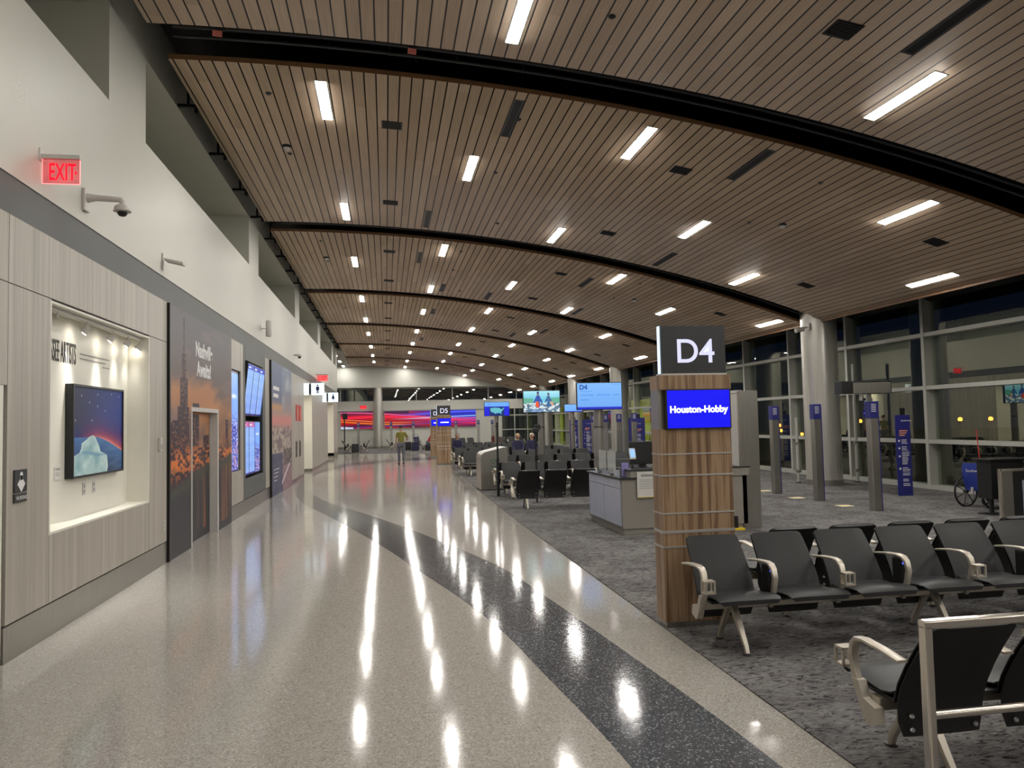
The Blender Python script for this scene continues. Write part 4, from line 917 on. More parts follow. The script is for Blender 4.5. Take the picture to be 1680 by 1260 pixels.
#@@PART2@@
# ================================================================== SEATING
def bench_meshes():
    D = {}
    bp = [(0.10, 0.205), (0.095, 0.27), (0.105, 0.36), (0.135, 0.44), (0.185, 0.53), (0.245, 0.62), (0.305, 0.70), (0.335, 0.737), (0.343, 0.75)]
    hw = [0.195, 0.215, 0.222, 0.222, 0.219, 0.215, 0.210, 0.205, 0.185]
    D['back'] = MB().panel([p for p in bp if p[1] > 0.34], hw[2:], 0.024).mesh('backrest', True)
    D['shell'] = MB().panel([(y+0.019, z-0.006) for y, z in bp], [h-0.003 for h in hw], 0.018).mesh('back_shell', True)
    sp_ = [(-0.275, 0.365), (-0.27, 0.388), (-0.24, 0.402), (-0.15, 0.400), (-0.05, 0.385), (0.03, 0.376), (0.085, 0.385)]
    D['seat'] = MB().panel(sp_, [0.20, 0.225, 0.235, 0.238, 0.236, 0.232, 0.22], [0.014, 0.02, 0.03, 0.036, 0.036, 0.034, 0.03]).mesh('seat', True)
    arm = [(0.235, 0.572), (0.12, 0.588), (-0.02, 0.596), (-0.075, 0.588), (-0.105, 0.560), (-0.125, 0.50), (-0.105, 0.42), (-0.075, 0.35), (-0.04, 0.29)]
    D['arm'] = MB().strip(arm, [0.05, 0.05, 0.05, 0.05, 0.046, 0.04, 0.036, 0.034, 0.034], [0.014, 0.016, 0.018, 0.022, 0.028, 0.032, 0.034, 0.036, 0.04]).mesh('armrest', True)
    D['endcap'] = MB().prism([(-0.115, 0.40), (-0.06, 0.40), (-0.03, 0.33), (0.06, 0.31), (0.07, 0.24), (0.0, 0.215), (-0.03, 0.24), (-0.06, 0.30)], -0.022, 0.022, 'x').mesh('end_bracket')
    b = MB(); y0, y1, z0, z1 = -0.215, -0.145, 0.435, 0.525
    b.box(-0.04, 0.04, y0, y1, z1-0.010, z1).box(-0.04, 0.04, y0, y1, z0, z0+0.010).box(-0.04, -0.028, y0, y0+0.012, z0, z1).box(0.028, 0.04, y0, y0+0.012, z0, z1).box(-0.04, -0.028, y1-0.012, y1, z0, z1).box(0.028, 0.04, y1-0.012, y1, z0, z1)
    D['cup'] = b.mesh('cup_holder')
    D['power'] = MB().box(-0.022, 0.022, -0.07, 0.03, 0.36, 0.575, 0.006).mesh('power_module')
    D['led'] = MB().box(-0.010, 0.010, -0.073, -0.0705, 0.535, 0.550).mesh('power_light')
    def leg(y1): return [(0.0, 0.33), (y1*0.35, 0.25), (y1*0.72, 0.13), (y1*0.93, 0.065), (y1, 0.02)]
    D['legf'] = MB().strip(leg(-0.22), [0.06, 0.05, 0.04, 0.034, 0.032], [0.05, 0.04, 0.034, 0.034, 0.034]).mesh('leg', True)
    D['legr'] = MB().strip(leg(0.21), [0.06, 0.05, 0.04, 0.034, 0.032], [0.05, 0.04, 0.034, 0.034, 0.034]).mesh('leg', True)
    D['foot'] = MB().cone((0, 0, 0.0), (0, 0, 0.018), 0.035, 0.026, 16).mesh('foot', False)
    D['bolt'] = MB().cone((0, 0, 0), (0, 0.008, 0), 0.012, 0.009, 10).mesh('bolt')
    return D
BM = bench_meshes()
M_LED = glow('blue_led', (0.08, 0.12, 1.0), 2.0)
M_BOLT = plain('bolt_metal', (0.7, 0.7, 0.72), 0.25, 0.8)
for k, mt in (('back', M_FABRIC), ('seat', M_FABRIC), ('shell', M_SHELL), ('arm', M_ALU), ('endcap', M_ALU), ('cup', M_ALU), ('power', M_BLACK), ('led', M_LED), ('legf', M_ALU), ('legr', M_ALU), ('foot', M_BLACK), ('bolt', M_BOLT)):
    BM[k].materials.append(mt)
def use(k, name, parent, loc=(0, 0, 0)):
    o = bpy.data.objects.new(name, BM[k]); COL.objects.link(o); o.parent = parent; o.location = loc; return o
PW = 0.53
def bench(x0, y, n, away, lab, group, detail=2, legs=None, cupfirst=True):
    """n seats starting at x0 (centre of the first); facing -Y, or +Y when away"""
    rz = PI if away else 0
    cx = x0+(n-1)*PW/2
    t = thing('tandem_bench', lab, 'bench', (cx, y, 0), rz, group)
    xs = [(-(n-1)/2+i)*PW for i in range(n)]
    for x in xs:
        s = use('seat', 'seat', t, (x, 0, 0)); bk = use('back', 'backrest', t, (x, 0, 0))
        sh = use('shell', 'back_shell', bk); part(sh, 'black rear shell of the backrest')
        if detail > 1:
            for dx in (-0.16, 0.16):
                for z in (0.235, 0.295): use('bolt', 'bolt', bk, (dx, 0.138, z))
    for i in range(n+1):
        x = (-(n)/2+i)*PW
        a = use('arm', 'armrest', t, (x, 0, 0))
        e = i in (0, n)
        if e: use('endcap', 'end_bracket', a)
        even = (i % 2 == 0) if not away else ((n-i) % 2 == 0)
        if even: use('cup', 'cup_holder', a)
        elif not e:
            p = use('power', 'power_module', a); use('led', 'power_light', t, (x, 0, 0)) if detail > 1 else None
    L = (n*PW)/2
    MB().box(-L+0.02, L-0.02, -0.035, 0.035, 0.285, 0.345, 0.006).build('beam', M_ALU, t)
    MB().box(-L+0.05, L-0.05, -0.12, 0.10, 0.345, 0.362).build('seat_pan', M_BLACK, t)
    for lx in (legs or ([-L+0.25, 0.0, L-0.25] if n > 4 else [-L+0.25, L-0.25])):
        for k, yy in (('legf', -0.22), ('legr', 0.21)):
            l = use(k, 'leg', t, (lx, 0, 0)); use('foot', 'foot', l, (0, yy, 0))
    return t
g0 = 'tandem benches near the D4 pillar'
bench(2.455, 5.19, 7, False, 'charcoal seat bench facing the viewer beside the wood D4 pillar', g0)
bench(3.25, 6.06, 6, True, 'bench turned away, backs showing just behind the front charcoal bench', g0)
bench(2.47, 3.26, 5, True, 'nearest bench at lower right, black rear shells behind the metal rail', g0)
g1 = 'rows of waiting benches in the middle'
bench(2.63, 14.28, 6, True, 'first middle row, black rear shells facing the viewer left of counter', g1)
rows = [(16.87, 2.73, 6), (20.6, 3.25, 7), (24.3, 2.62, 8), (28.0, 2.68, 8), (31.7, 2.9, 7), (35.4, 3.2, 7)]
for i, (c, x0, n) in enumerate(rows):
    bench(x0, c-0.5, n, False, 'charcoal bench facing the viewer, %s such row counting away beyond the counter' % ORD[i], g1, 1)
    bench(x0, c+0.5, n, True, 'bench facing away, back to back behind the %s viewer-facing row' % ORD[i], g1, 1)
g2 = 'benches by the far wall'
def farbench(x, y, n, rz, lab):
    t = bench(x, y, n, False, lab, g2, 1); t.rotation_euler = (0, 0, rz); t.location = (x, y, 0)
farbench(-2.35, 48.0, 3, PI/2*1.0, 'short bench seen from its end at far left below the ribbon graphic')
farbench(-1.35, 48.0, 3, -PI/2, 'short bench facing right at far left below the ribbon graphic')
farbench(0.35, 49.5, 3, PI/2, 'short bench right of the far round column, seen from its end')
farbench(4.2, 47.5, 5, 0, 'bench beyond the D6 pillar near the far wall')
farbench(7.6, 47.5, 4, 0, 'bench at far right in front of the ribbon graphic')

# guard rail at lower right
t = thing('guard_rail', 'polished metal rail frame around nearest bench at lower right', 'railing', (2.105, 2.74, -0.033))
def sqbar(x0, x1, z, h, y0=-0.018, y1=0.018): return MB().box(x0, x1, y0, y1, z-h/2, z+h/2, 0.006)
MB().box(-0.018, 0.018, -0.022, 0.022, 0.033, 0.845, 0.008).build('post', M_RAIL, t)
MB().box(2.35, 2.386, -0.022, 0.022, 0.033, 0.845, 0.008).build('post', M_RAIL, t)
sqbar(-0.018, 2.386, 0.845, 0.034, -0.022, 0.022).build('top_rail', M_RAIL, t)
MB().cone((0.018, 0, 0.49), (2.35, 0, 0.49), 0.017, n=20).build('mid_rail', M_RAIL, t, True)

# ================================================================== D4 / D5 / D6 PILLARS
M_D4W = glow('sign_letters', (0.62, 0.64, 0.85), 0.75); M_SIDEGLOW = glow('sign_side_glow', (0.55, 0.75, 1.0), 1.5); M_BLUESCR = None
def gate_pillar(x, y, num, dest, lab, d=0.20):
    t = thing('gate_pillar', lab, 'sign pillar', (x, y, 0))
    w = 0.60
    zs = [0.05, 0.62, 0.74, 0.885, 1.185, 1.355, 1.57]
    MB().box(0.01, w-0.01, 0.01, d-0.01, 0, 0.05).build('plinth', M_STEEL, t)
    MB().box(0, w, 0, d, 0.05, 1.57).build('wood_shaft', M_WALNUT, t)
    MB().box(-0.003, w+0.003, -0.02, d, 1.885, 2.0).build('wood_cap', M_WALNUT, t)
    for z, h in ((0.636, 0.014), (0.755, 0.022), (0.90, 0.012), (1.20, 0.012), (1.37, 0.010)):
        MB().box(-0.004, w+0.004, -0.004, d+0.004, z-h/2, z+h/2).build('metal_strip', M_LINE, t)
    MB().box(0.0, w-0.02, 0.03, d, 1.57, 1.885).build('screen_surround', M_STEEL, t)
    s = MB().box(0.045, w-0.004, -0.022, 0.03, 1.568, 1.887).build('destination_screen', M_BLACK, t)
    p = picture('screen_face', 0.53, 0.30, 12, 8, paint_blue, M_SCREEN, s); p.location = (0.056, -0.0235, 1.577)
    if dest: text(dest, 0.0745, glow('screen_text', (0.9, 0.95, 1.0), 1.6), s, (0.056+0.265, -0.025, 1.70), 0, name='lettering', depth=0.001, align='CENTER', bold=0.0024)
    else: MB().box(0.17, 0.50, -0.026, -0.024, 1.70, 1.74).build('lettering', glow('screen_text', (0.9, 0.95, 1.0), 1.6), s)
    g = MB().box(0.03, 0.575, 0.0, 0.09, 2.015, 2.40).build('number_box', M_DARKGREY, t)
    MB().box(0.024, 0.03, 0.03, 0.075, 2.0, 2.40).build('side_light', M_SIDEGLOW, g)
    MB().box(0.022, 0.58, -0.004, 0.12, 2.0, 2.015).build('ledge', M_LINE, g)
    text(num, 0.272, M_D4W, g, (0.315, -0.003, 2.103), 0, name='lettering', depth=0.002, align='CENTER', bold=0.002)
    return t
gate_pillar(2.155, 5.75, 'D4', 'Houston-Hobby', 'wood-grain gate pillar with dark D4 box and blue Houston-Hobby screen')
gate_pillar(2.02, 30.8, 'D5', None, 'distant wood-grain gate pillar with dark D5 box and blue screen')
gate_pillar(2.2, 38.2, 'D6', None, 'wood-grain gate pillar partly hidden behind the D5 pillar, D6 box')

# ================================================================== COUNTER
t = thing('gate_counter', 'blue-grey gate counter with clear acrylic shield beside D4 pillar', 'counter', (3.33, 10.5, 0))
MB().box(0.02, 1.9, 0.02, 1.75, 0.0, 0.09).build('toe_kick', M_TAUPE, t)
MB().box(0.0, 1.92, 0, 1.78, 0.09, 0.80).build('carcass', M_TAUPE, t)
for y0, y1 in ((0.04, 0.86), (0.88, 1.72)): MB().box(-0.016, 0.0, y0, y1, 0.12, 0.655, 0.003).build('door', M_DOORBLUE, t)
MB().box(-0.016, 0.0, 0.04, 1.72, 0.665, 0.785, 0.003).build('fascia', M_DOORBLUE, t)
MB().box(-0.04, 0.62, -0.03, 1.80, 0.80, 0.82).build('worktop', M_BLACK, t)
MB().box(0.13, 1.95, -0.02, 0.5, 0.82, 0.915).box(0.13, 1.95, -0.02, 0.0, 0.80, 0.82).build('raised_shelf', M_TAUPE, t)
MB().box(0.11, 1.97, -0.03, 0.52, 0.915, 0.93).build('shelf_top', M_BLACK, t)
t = thing('acrylic_shield', 'clear upright acrylic shield standing on the gate counter', 'screen', (3.36, 10.75, 0.82))
MB().box(-0.012, 0.0, 0.05, 1.25, 0.0, 0.70).build('panel', M_PLEXI, t)
MB().box(0.0, 0.42, 0.05, 0.062, 0.0, 0.68).build('side_panel', M_PLEXI, t)
MB().box(-0.03, 0.03, 0.3, 0.34, 0, 0.03).box(-0.03, 0.03, 0.95, 0.99, 0, 0.03).build('clip', M_STEEL, t)
t = thing('notice_sheet', 'row of white printed notices taped inside the acrylic shield', 'notice', (3.385, 10.95, 0.84))
MB().box(0, 0.002, 0, 0.42, 0.02, 0.34).build('sheet', M_PAPER, t); MB().box(0, 0.002, 0.5, 0.9, 0.02, 0.34).build('sheet', M_PAPER, t)
t = thing('notice_sheet', 'white printed notice hung on front of counter at D4 pillar', 'notice', (3.84, 10.47, 0.53))
MB().box(-0.29, 0.10, -0.003, 0, 0, 0.37).build('sheet', M_PAPER, t)
b = MB(); b.box(-0.23, 0.05, -0.005, -0.003, 0.30, 0.335)
for k, w in enumerate((0.32, 0.30, 0.22, 0.31, 0.28)): b.box(-0.26, -0.26+w, -0.005, -0.003, 0.25-k*0.03, 0.258-k*0.03)
b.build('print', M_INKG, t); MB().box(-0.29, 0.10, -0.006, 0, 0.0, 0.008).build('edging', M_YELLOW, t)
t = thing('computer_monitor', 'black monitor seen from behind on the gate counter', 'monitor', (3.93, 11.15, 0.82))
MB().box(-0.26, 0.14, -0.03, 0.02, 0.15, 0.50, 0.01).build('display', M_BLACK, t); MB().box(-0.10, 0.0, -0.01, 0.06, 0, 0.2).box(-0.18, 0.08, -0.06, 0.10, 0, 0.015).build('stand', M_BLACK, t)
t = thing('card_terminal', 'small tilted device with pale blue screen beside counter monitor', 'terminal', (3.60, 10.80, 0.93))
MB().obox((0, 0, 0.22), (0.10, 0.02, 0.17), (-0.25, 0, 0.1), 0.006).build('body', M_OFFW, t); MB().obox((0, -0.012, 0.225), (0.075, 0.006, 0.12), (-0.25, 0, 0.1)).build('screen', glow('pale_screen', (0.25, 0.45, 0.8), 0.7), t); MB().cone((0, 0.01, 0), (0, 0.01, 0.18), 0.012, n=10).build('stand', M_BLACK, t)
t = thing('leaflet_stand', 'small purple leaflet holder on the counter behind the acrylic', 'leaflet holder', (3.46, 10.72, 0.82))
MB().box(-0.05, 0.05, 0, 0.03, 0, 0.20, 0.003).build('leaflet', plain('lilac_print', (0.25, 0.22, 0.50), 0.5), t)
t = thing('desk_telephone', 'black telephone handset cluster on raised counter shelf', 'telephone', (4.1, 10.62, 0.93))
MB().box(-0.10, 0.10, -0.08, 0.08, 0, 0.04, 0.01).build('base', M_BLACK, t); MB().tube([(-0.09, -0.03, 0.05), (-0.05, -0.03, 0.075), (0.05, -0.03, 0.075), (0.09, -0.03, 0.05)], [0.024, 0.015, 0.015, 0.024], 10).build('handset', M_BLACK, t, True)

# back wall of boarding podium with steel end
t = thing('podium_partition', 'tall partition with white panel and brushed steel end right of D4 pillar', 'partition', (5.2, 10.5, 0))
MB().box(-0.02, 0.27, 0, 0.08, 0, 2.05, 0.004).build('steel_end', M_STEEL, t)
MB().box(-0.02, 0.0, 0.08, 2.0, 0.80, 2.02, 0.003).build('white_panel', M_OFFW, t)
MB().box(-0.014, 0.10, 0.08, 2.0, 0.03, 0.80).build('lower_panel', M_DOORBLUE, t)
MB().box(-0.10, 0.02, 0.06, 2.0, 0.775, 0.805, 0.003).build('ledge', M_STEEL, t)
MB().box(-0.03, 0.05, 0.06, 2.0, 2.02, 2.06).build('cap', M_OFFW, t)
t = thing('wall_monitor', 'black flat monitor seen edge-on on the podium partition', 'monitor', (5.07, 11.35, 1.45))
MB().box(0, 0.045, -0.35, 0.35, 0, 0.42, 0.005).build('case', M_BLACK, t); MB().box(-0.004, 0, -0.33, 0.33, 0.02, 0.40).build('screen', glow('pale_screen2', (0.30, 0.38, 0.65), 0.5), t); MB().box(0.045, 0.12, -0.1, 0.1, 0.15, 0.3).build('bracket', M_BLACKM, t)
t = thing('floor_marker', 'yellow marking block at the foot of podium partition', 'marker', (5.05, 10.45, 0.008))
MB().box(-0.08, 0.10, -0.05, 0.15, 0, 0.03).build('block', M_YELLOW, t); MB().box(-0.08, 0.02, 0.0, 0.18, 0.03, 0.20).build('dark_case', M_BLACK, t)

# ================================================================== SCREENS ON POLES
def pole_screen(x, y, w, h, z0, lab, fn, nx, ny, px_off, extra=None, pr=0.095):
    t = thing('pole_display', lab, 'display', (x, y, 0))
    MB().cone((0, 0, 0), (0, 0, z0+0.25), pr, n=28).build('pole', M_STEEL, t, True)
    MB().cone((0, 0, 1.495), (0, 0, 1.515), pr+0.0015, n=28).build('joint_ring', M_BLACK, t, True)
    s = MB().box(px_off-w/2, px_off+w/2, -0.22, -0.15, z0, z0+h, 0.006).build('screen_case', M_BLACK, t)
    MB().box(-0.1, 0.1, -0.15, -0.05, z0+0.1, z0+0.3).build('mount', M_BLACKM, t)
    p = picture('screen_face', w-0.03, h-0.03, nx, ny, fn, M_SCREEN, s); p.location = (px_off-w/2+0.015, -0.224, z0+0.015)
    if extra: extra(s, px_off-w/2+0.015, -0.226, z0+0.015)
    return t
M_SCRINK = glow('screen_ink', (0.03, 0.12, 0.45), 0.5)
def d4txt(s, x, y, z):
    text('D4', 0.15, M_SCRINK, s, (x+0.05, y, z+0.455), 0, name='lettering', depth=0.001, bold=0.008)
    b = MB()
    for x0, w, zz, hh in ((0.05, 0.30, .40, .018), (0.80, .20, .56, .012), (0.07, 0.32, .31, .032), (0.45, 0.33, .31, .032), (0.84, 0.16, .31, .032), (0.07, 0.20, .20, .032)): b.box(x+x0, x+x0+w, y-0.001, y+0.001, z+zz, z+zz+hh)
    b.build('small_print', glow('screen_ink_soft', (0.09, 0.27, 0.68), 0.75), s)
def d5txt(s, x, y, z):
    text('D5', 0.10, M_SCRINK, s, (x+0.12, y, z+0.44), 0, name='lettering', depth=0.001)
pole_screen(4.87, 17.0, 1.08, 0.63, 1.90, 'large light-blue D4 departure screen on a metal pole', paint_d4, 30, 30, -0.02, d4txt, 0.115)
pole_screen(4.28, 20.7, 1.05, 0.61, 1.91, 'television on pole showing cyclists against a turquoise sky', paint_tv, 130, 80, -0.02)
pole_screen(4.63, 31.8, 1.08, 0.60, 1.94, 'distant blue screen on pole showing a map outline', paint_map, 90, 60, 0.0, d5txt)
pole_screen(8.33, 33.3, 0.84, 0.36, 2.06, 'small distant blue screen between the television and D4 screen', paint_d4, 20, 20, 0)

# ================================================================== BOARDING POSTS
bpst = None
def board_post(x, y, lab):
    global bpst
    if bpst is None:
        t = bpst = thing('boarding_post', lab, 'queue post', (x, y, 0), 0, 'boarding number posts')
        MB().box(-0.08, 0.08, -0.07, 0.07, 0.0, 1.60, 0.012).build('post', M_STEEL, t)
        MB().box(-0.085, 0.085, -0.075, 0.075, 1.585, 1.88, 0.008).build('number_sleeve', M_NAVY, t)
        MB().box(0.068, 0.083, -0.074, -0.05, 0.0, 1.60).build('blue_edge', M_NAVY, t)
        MB().box(-0.19, 0.19, -0.10, 0.10, 0, 0.006).build('foot_plate', M_OFFW, t)
        b = MB()
        for k in range(5): b.box(-0.06, 0.03, -0.077, -0.075, 1.82-k*0.03, 1.832-k*0.03)
        b.build('small_print', M_WPRINT, t)
    else: t = dup(bpst, (x, y, 0), 0, lab)
    return t
board_post(8.28, 11.85, 'nearest steel queue post with blue sleeve, below the dark T-shaped display')
board_post(8.26, 13.55, 'second steel queue post with blue sleeve, in front of the round column')
board_post(8.26, 15.16, 'third steel queue post with blue sleeve, nearest the partition')
for i, y in enumerate((24.6, 26.3, 28.0, 29.7)): board_post(8.3, y, 'distant steel queue post with blue sleeve beyond the counter, %s of four' % ORD[i])
for i, (x, y) in enumerate(((-1.9, 53.6), (0.35, 53.6), (1.9, 53.6), (4.9, 53.6), (6.5, 53.6), (7.5, 53.6))):
    board_post(x, y, 'slim steel queue post in front of the far ribbon graphic, %s from left' % ORD[i])
t = thing('overhead_reader', 'dark T-shaped overhead display on steel pole near the windows', 'display', (8.36, 12.05, 0))
MB().box(-0.03, 0.05, -0.03, 0.03, 0, 2.10, 0.01).build('pole', M_STEEL, t)
MB().box(-0.56, 0.40, -0.10, 0.12, 2.02, 2.24, 0.006).build('display_box', M_BLACK, t)
MB().box(-0.36, 0.36, -0.135, -0.10, 2.02, 2.21, 0.006).build('front_panel', M_STEEL, t)
MB().box(-0.19, -0.15, -0.06, -0.02, 1.90, 2.02).build('scanner', M_OFFW, t)
st = None
for i, (x, y) in enumerate(((8.30, 15.76), (8.16, 14.18), (8.20, 12.63))):
    lab = 'thin pale floor marker on the carpet between queue posts, %s' % ['farthest', 'middle', 'nearest'][i]
    if st is None: st = thing('floor_sticker', lab, 'floor marker', (x, y, 0.008), 0, 'floor markers'); MB().box(-0.13, 0.13, -0.12, 0.12, 0, 0.002).build('sticker', plain('cream_tape', (0.75, 0.66, 0.42), 0.5), st); MB().box(-0.09, 0.09, -0.02, 0.02, 0.002, 0.003).build('print', M_YELLOW, st)
    else: dup(st, (x, y, 0.008), 0, lab)

# banner on easel
def banner(x, y, w, h, lab, rz=0.0):
    t = thing('banner_stand', lab, 'banner', (x, y, 0), rz)
    MB().box(0, w, -0.012, 0.0, 0.0, h, 0.002).build('banner', M_NAVY, t)
    b = MB()
    for z, hh, x0, x1 in ((1.30, 0.022, .08, .26), (1.255, 0.022, .08, .24), (1.21, 0.022, .08, .20)): b.box(w*x0/0.33, w*x1/0.33, -0.014, -0.012, z, z+hh)
    b.build('heading', M_ORANGE, t)
    b = MB(); rs = random.Random(4)
    text('Southwest', 0.055, M_WPRINT, t, (w*0.38, -0.013, 1.50), 0, name='logo_lettering', depth=0.001)
    for z0_, n in ((1.12, 3), (0.98, 3), (0.87, 8), (0.56, 3), (0.45, 2), (0.33, 2), (0.24, 2)):
        b = MB(); b.box(w*0.375, w*0.38, -0.0135, -0.012, z0_-(n-1)*0.033, z0_+0.014)
        for k in range(n): b.box(w*0.38, w*(0.38+0.3+0.22*rs.random()), -0.014, -0.012, z0_-k*0.033, z0_-k*0.033+0.014)
        b.build('text_block', M_WPRINT, t)
    b = MB()
    for z in (1.11, 0.96, 0.80, 0.55): b.cone((w*0.2, -0.014, z), (w*0.2, -0.012, z), 0.022, n=12)
    b.build('bullet_icons', M_WPRINT, t)
    MB().tube([(w*0.55, 0.01, h+0.05), (w*0.9, 0.35, 0.0)], 0.010, 8).build('easel_leg', M_BLACK, t); MB().box(w*0.38, w*0.72, 0.0, 0.02, h-0.05, h+0.14, 0.003).build('top_clip', M_BLACK, t)
    MB().tube([(w*0.5, 0.02, 0), (w*0.5, 0.02, h)], 0.008, 8).build('easel_leg', M_BLACK, t)
banner(10.13, 13.78, 0.33, 1.63, 'tall blue printed banner on easel in front of the windows')
banner(8.62, 26.2, 0.62, 1.72, 'distant wide blue banner seen above the gate counter')
banner(8.9, 36.2, 0.42, 1.72, 'distant narrow blue banner behind the middle rows, left one')
banner(9.45, 35.8, 0.48, 1.72, 'distant narrow blue banner behind the middle rows, right one')

# ================================================================== WHEELCHAIR
t = thing('wheelchair', 'folded-arm wheelchair with blue fabric back reading Southwest near windows', 'wheelchair', (10.08, 11.62, 0), math.radians(-80))
M_BLUEF = plain('blue_canvas', (0.01, 0.03, 0.26), 0.6, var=0.15, scale=12, bump=0.2)
for x, nm in ((-0.24, 'l'), (0.28, 'r')):
    w = MB(); R_ = 0.26; n = 40
    pts = [(x, math.cos(2*PI*i/n)*R_, 0.27+math.sin(2*PI*i/n)*R_) for i in range(n+1)]
    wh = w.tube(pts, 0.017, 8).build('wheel', M_BLACK, t, True)
    s = MB()
    for k in range(7): a = 2*PI*k/7; s.tube([(x, 0, 0.27), (x, math.cos(a)*R_, 0.27+math.sin(a)*R_)], 0.008, 6)
    s.build('spokes', M_BLACK, wh); MB().cone((x-0.03, 0, 0.27), (x+0.03, 0, 0.27), 0.035, n=14).build('hub', M_DARKGREY, wh)
    MB().tube([(x+math.copysign(0.035, x), math.cos(2*PI*i/n)*0.225, 0.27+math.sin(2*PI*i/n)*0.225) for i in range(n+1)], 0.007, 6).build('push_rim', M_STEEL, wh, True)
    MB().tube([(x*0.85, -0.28, 0.80), (x*0.85, -0.12, 0.82), (x*0.85, -0.07, 0.78), (x*0.85, -0.03, 0.42), (x*0.85, 0.38, 0.40), (x*0.85, 0.48, 0.30), (x*0.85, 0.55, 0.08)], 0.012, 8).build('frame_tube', M_RAIL, t, True)
    MB().tube([(x*0.85, -0.29, 0.80), (x*0.85, -0.18, 0.815)], 0.018, 8).build('grip', M_BLACK, t, True)
    c = MB(); c.tube([(x*0.9, 0.42+math.cos(2*PI*i/20)*0.07, 0.085+math.sin(2*PI*i/20)*0.07) for i in range(21)], 0.014, 6); c.build('caster', M_BLACK, t, True)
    MB().box(x*0.85-0.03, x*0.85+0.03, 0.0, 0.30, 0.60, 0.63, 0.008).build('arm_pad', M_BLACK, t)
MB().panel([(-0.05, 0.30), (-0.07, 0.42), (-0.085, 0.58), (-0.08, 0.72), (-0.07, 0.77)], [0.19, 0.21, 0.23, 0.225, 0.22], 0.02).build('back_canvas', M_BLUEF, t, True)
text('Southwest', 0.07, M_WPRINT, t, (-0.14, -0.103, 0.62), 0, name='lettering', depth=0.001)
MB().box(-0.19, 0.24, 0.0, 0.36, 0.40, 0.43, 0.01).build('seat_sling', M_BLACK, t)
MB().box(-0.05, -0.01, -0.12, -0.08, 0.24, 0.36, 0.01).build('tag_bottle', M_OFFW, t)
MB().tube([(0.10, -0.02, 0.42), (0.02, 0.0, 1.35)], 0.008, 6).build('flag_pole', M_RED, t)

# podium behind and framed partition
t = thing('kiosk_podium', 'black slim lectern-like podium stand at right edge beside wheelchair', 'podium', (9.52, 10.85, 0.0))
MB().box(0.0, 0.72, -0.15, 0.25, 0.865, 0.895, 0.006).build('top', M_BLACK, t); MB().box(0.05, 0.66, -0.10, 0.20, 0.25, 0.865, 0.008).build('body', M_BLACK, t)
MB().cone((0.12, 0.0, 0.02), (0.12, 0, 0.3), 0.035, n=14).build('column', M_BLACK, t); MB().lathe((0.12, 0, 0), [(0.2, 0), (0.2, 0.012), (0.04, 0.03)], 28).build('base', M_BLACK, t, True)
t = thing('framed_partition', 'low stainless framed panel at right edge in front of black podium', 'partition', (9.27, 10.25, -0.03))
MB().box(-0.02, 0.03, -0.02, 0.02, 0, 0.805, 0.006).box(0.0, 1.6, -0.02, 0.02, 0.76, 0.805, 0.006).build('frame', M_RAIL, t)
MB().box(0.03, 0.22, -0.01, 0.01, 0.05, 0.76).build('panel', M_STEEL, t); MB().box(0.22, 1.6, 0.0, 0.02, 0.05, 0.76).build('dark_panel', M_BLACK, t); MB().box(0.38, 1.6, -0.05, -0.01, 0.05, 0.62).build('pale_panel', M_DOORBLUE, t)

# ================================================================== RECYCLING BIN, THIN POSTS
t = thing('recycling_bin', 'brushed steel recycling bin with curved top and green logo', 'bin', (2.27, 18.35, 0))
prof = [(0.0, 0.02), (0.0, 0.80), (0.02, 0.88), (0.07, 0.93), (0.18, 0.96), (0.38, 1.0), (0.58, 1.05), (0.66, 1.05), (0.66, 0.02)]
MB().prism(prof, 0, 0.95, 'y').build('body', M_STEEL, t); MB().box(-0.01, 0.67, -0.01, 0.96, 0, 0.03).build('base', M_BLACK, t)
b = MB()
for k in range(3):
    a = 2*PI*k/3+0.5; b.obox((0.30+math.cos(a)*0.045, -0.003, 0.72+math.sin(a)*0.045), (0.085, 0.004, 0.028), (0, -a+PI/2, 0))
b.build('recycling_arrows', M_GREENLOGO, t); MB().box(0.23, 0.37, -0.004, 0, 0.58, 0.60).box(0.25, 0.35, -0.004, 0, 0.55, 0.565).build('print', M_GREENLOGO, t)
t = thing('slim_post', 'thin black post standing right of the recycling bin', 'post', (2.47, 16.87, 0))
MB().cone((0, 0, 0), (0, 0, 1.66), 0.022, n=12).build('rod', M_BLACK, t); MB().box(-0.20, 0.12, -0.10, 0.10, 0, 0.012).build('foot', M_BLACK, t); MB().cone((0, 0, 0.0), (0, 0, 0.85), 0.035, n=12).build('lower_sleeve', M_BLACK, t)
t = thing('slim_post', 'thin black post with dark bracket on top among the middle rows', 'post', (3.02, 15.2, 0))
MB().cone((0, 0, 0), (0, 0, 1.62), 0.020, n=12).build('rod', M_BLACK, t); MB().cone((0, 0, 0), (0, 0, 0.02), 0.14, 0.12, 20).build('foot', M_BLACK, t)
MB().box(-0.08, 0.06, -0.05, 0.05, 1.44, 1.52, 0.01).box(-0.02, 0.10, -0.04, 0.04, 1.50, 1.60, 0.01).build('bracket', M_BLACK, t)
t = thing('slim_post', 'thin dark post with dark head in front of far left graphic', 'post', (-2.7, 51.0, 0))
MB().cone((0, 0, 0), (0, 0, 2.3), 0.04, n=12).build('rod', M_BLACK, t); MB().box(-0.12, 0.2, -0.05, 0.05, 2.1, 2.5, 0.02).build('head', M_BLACK, t)

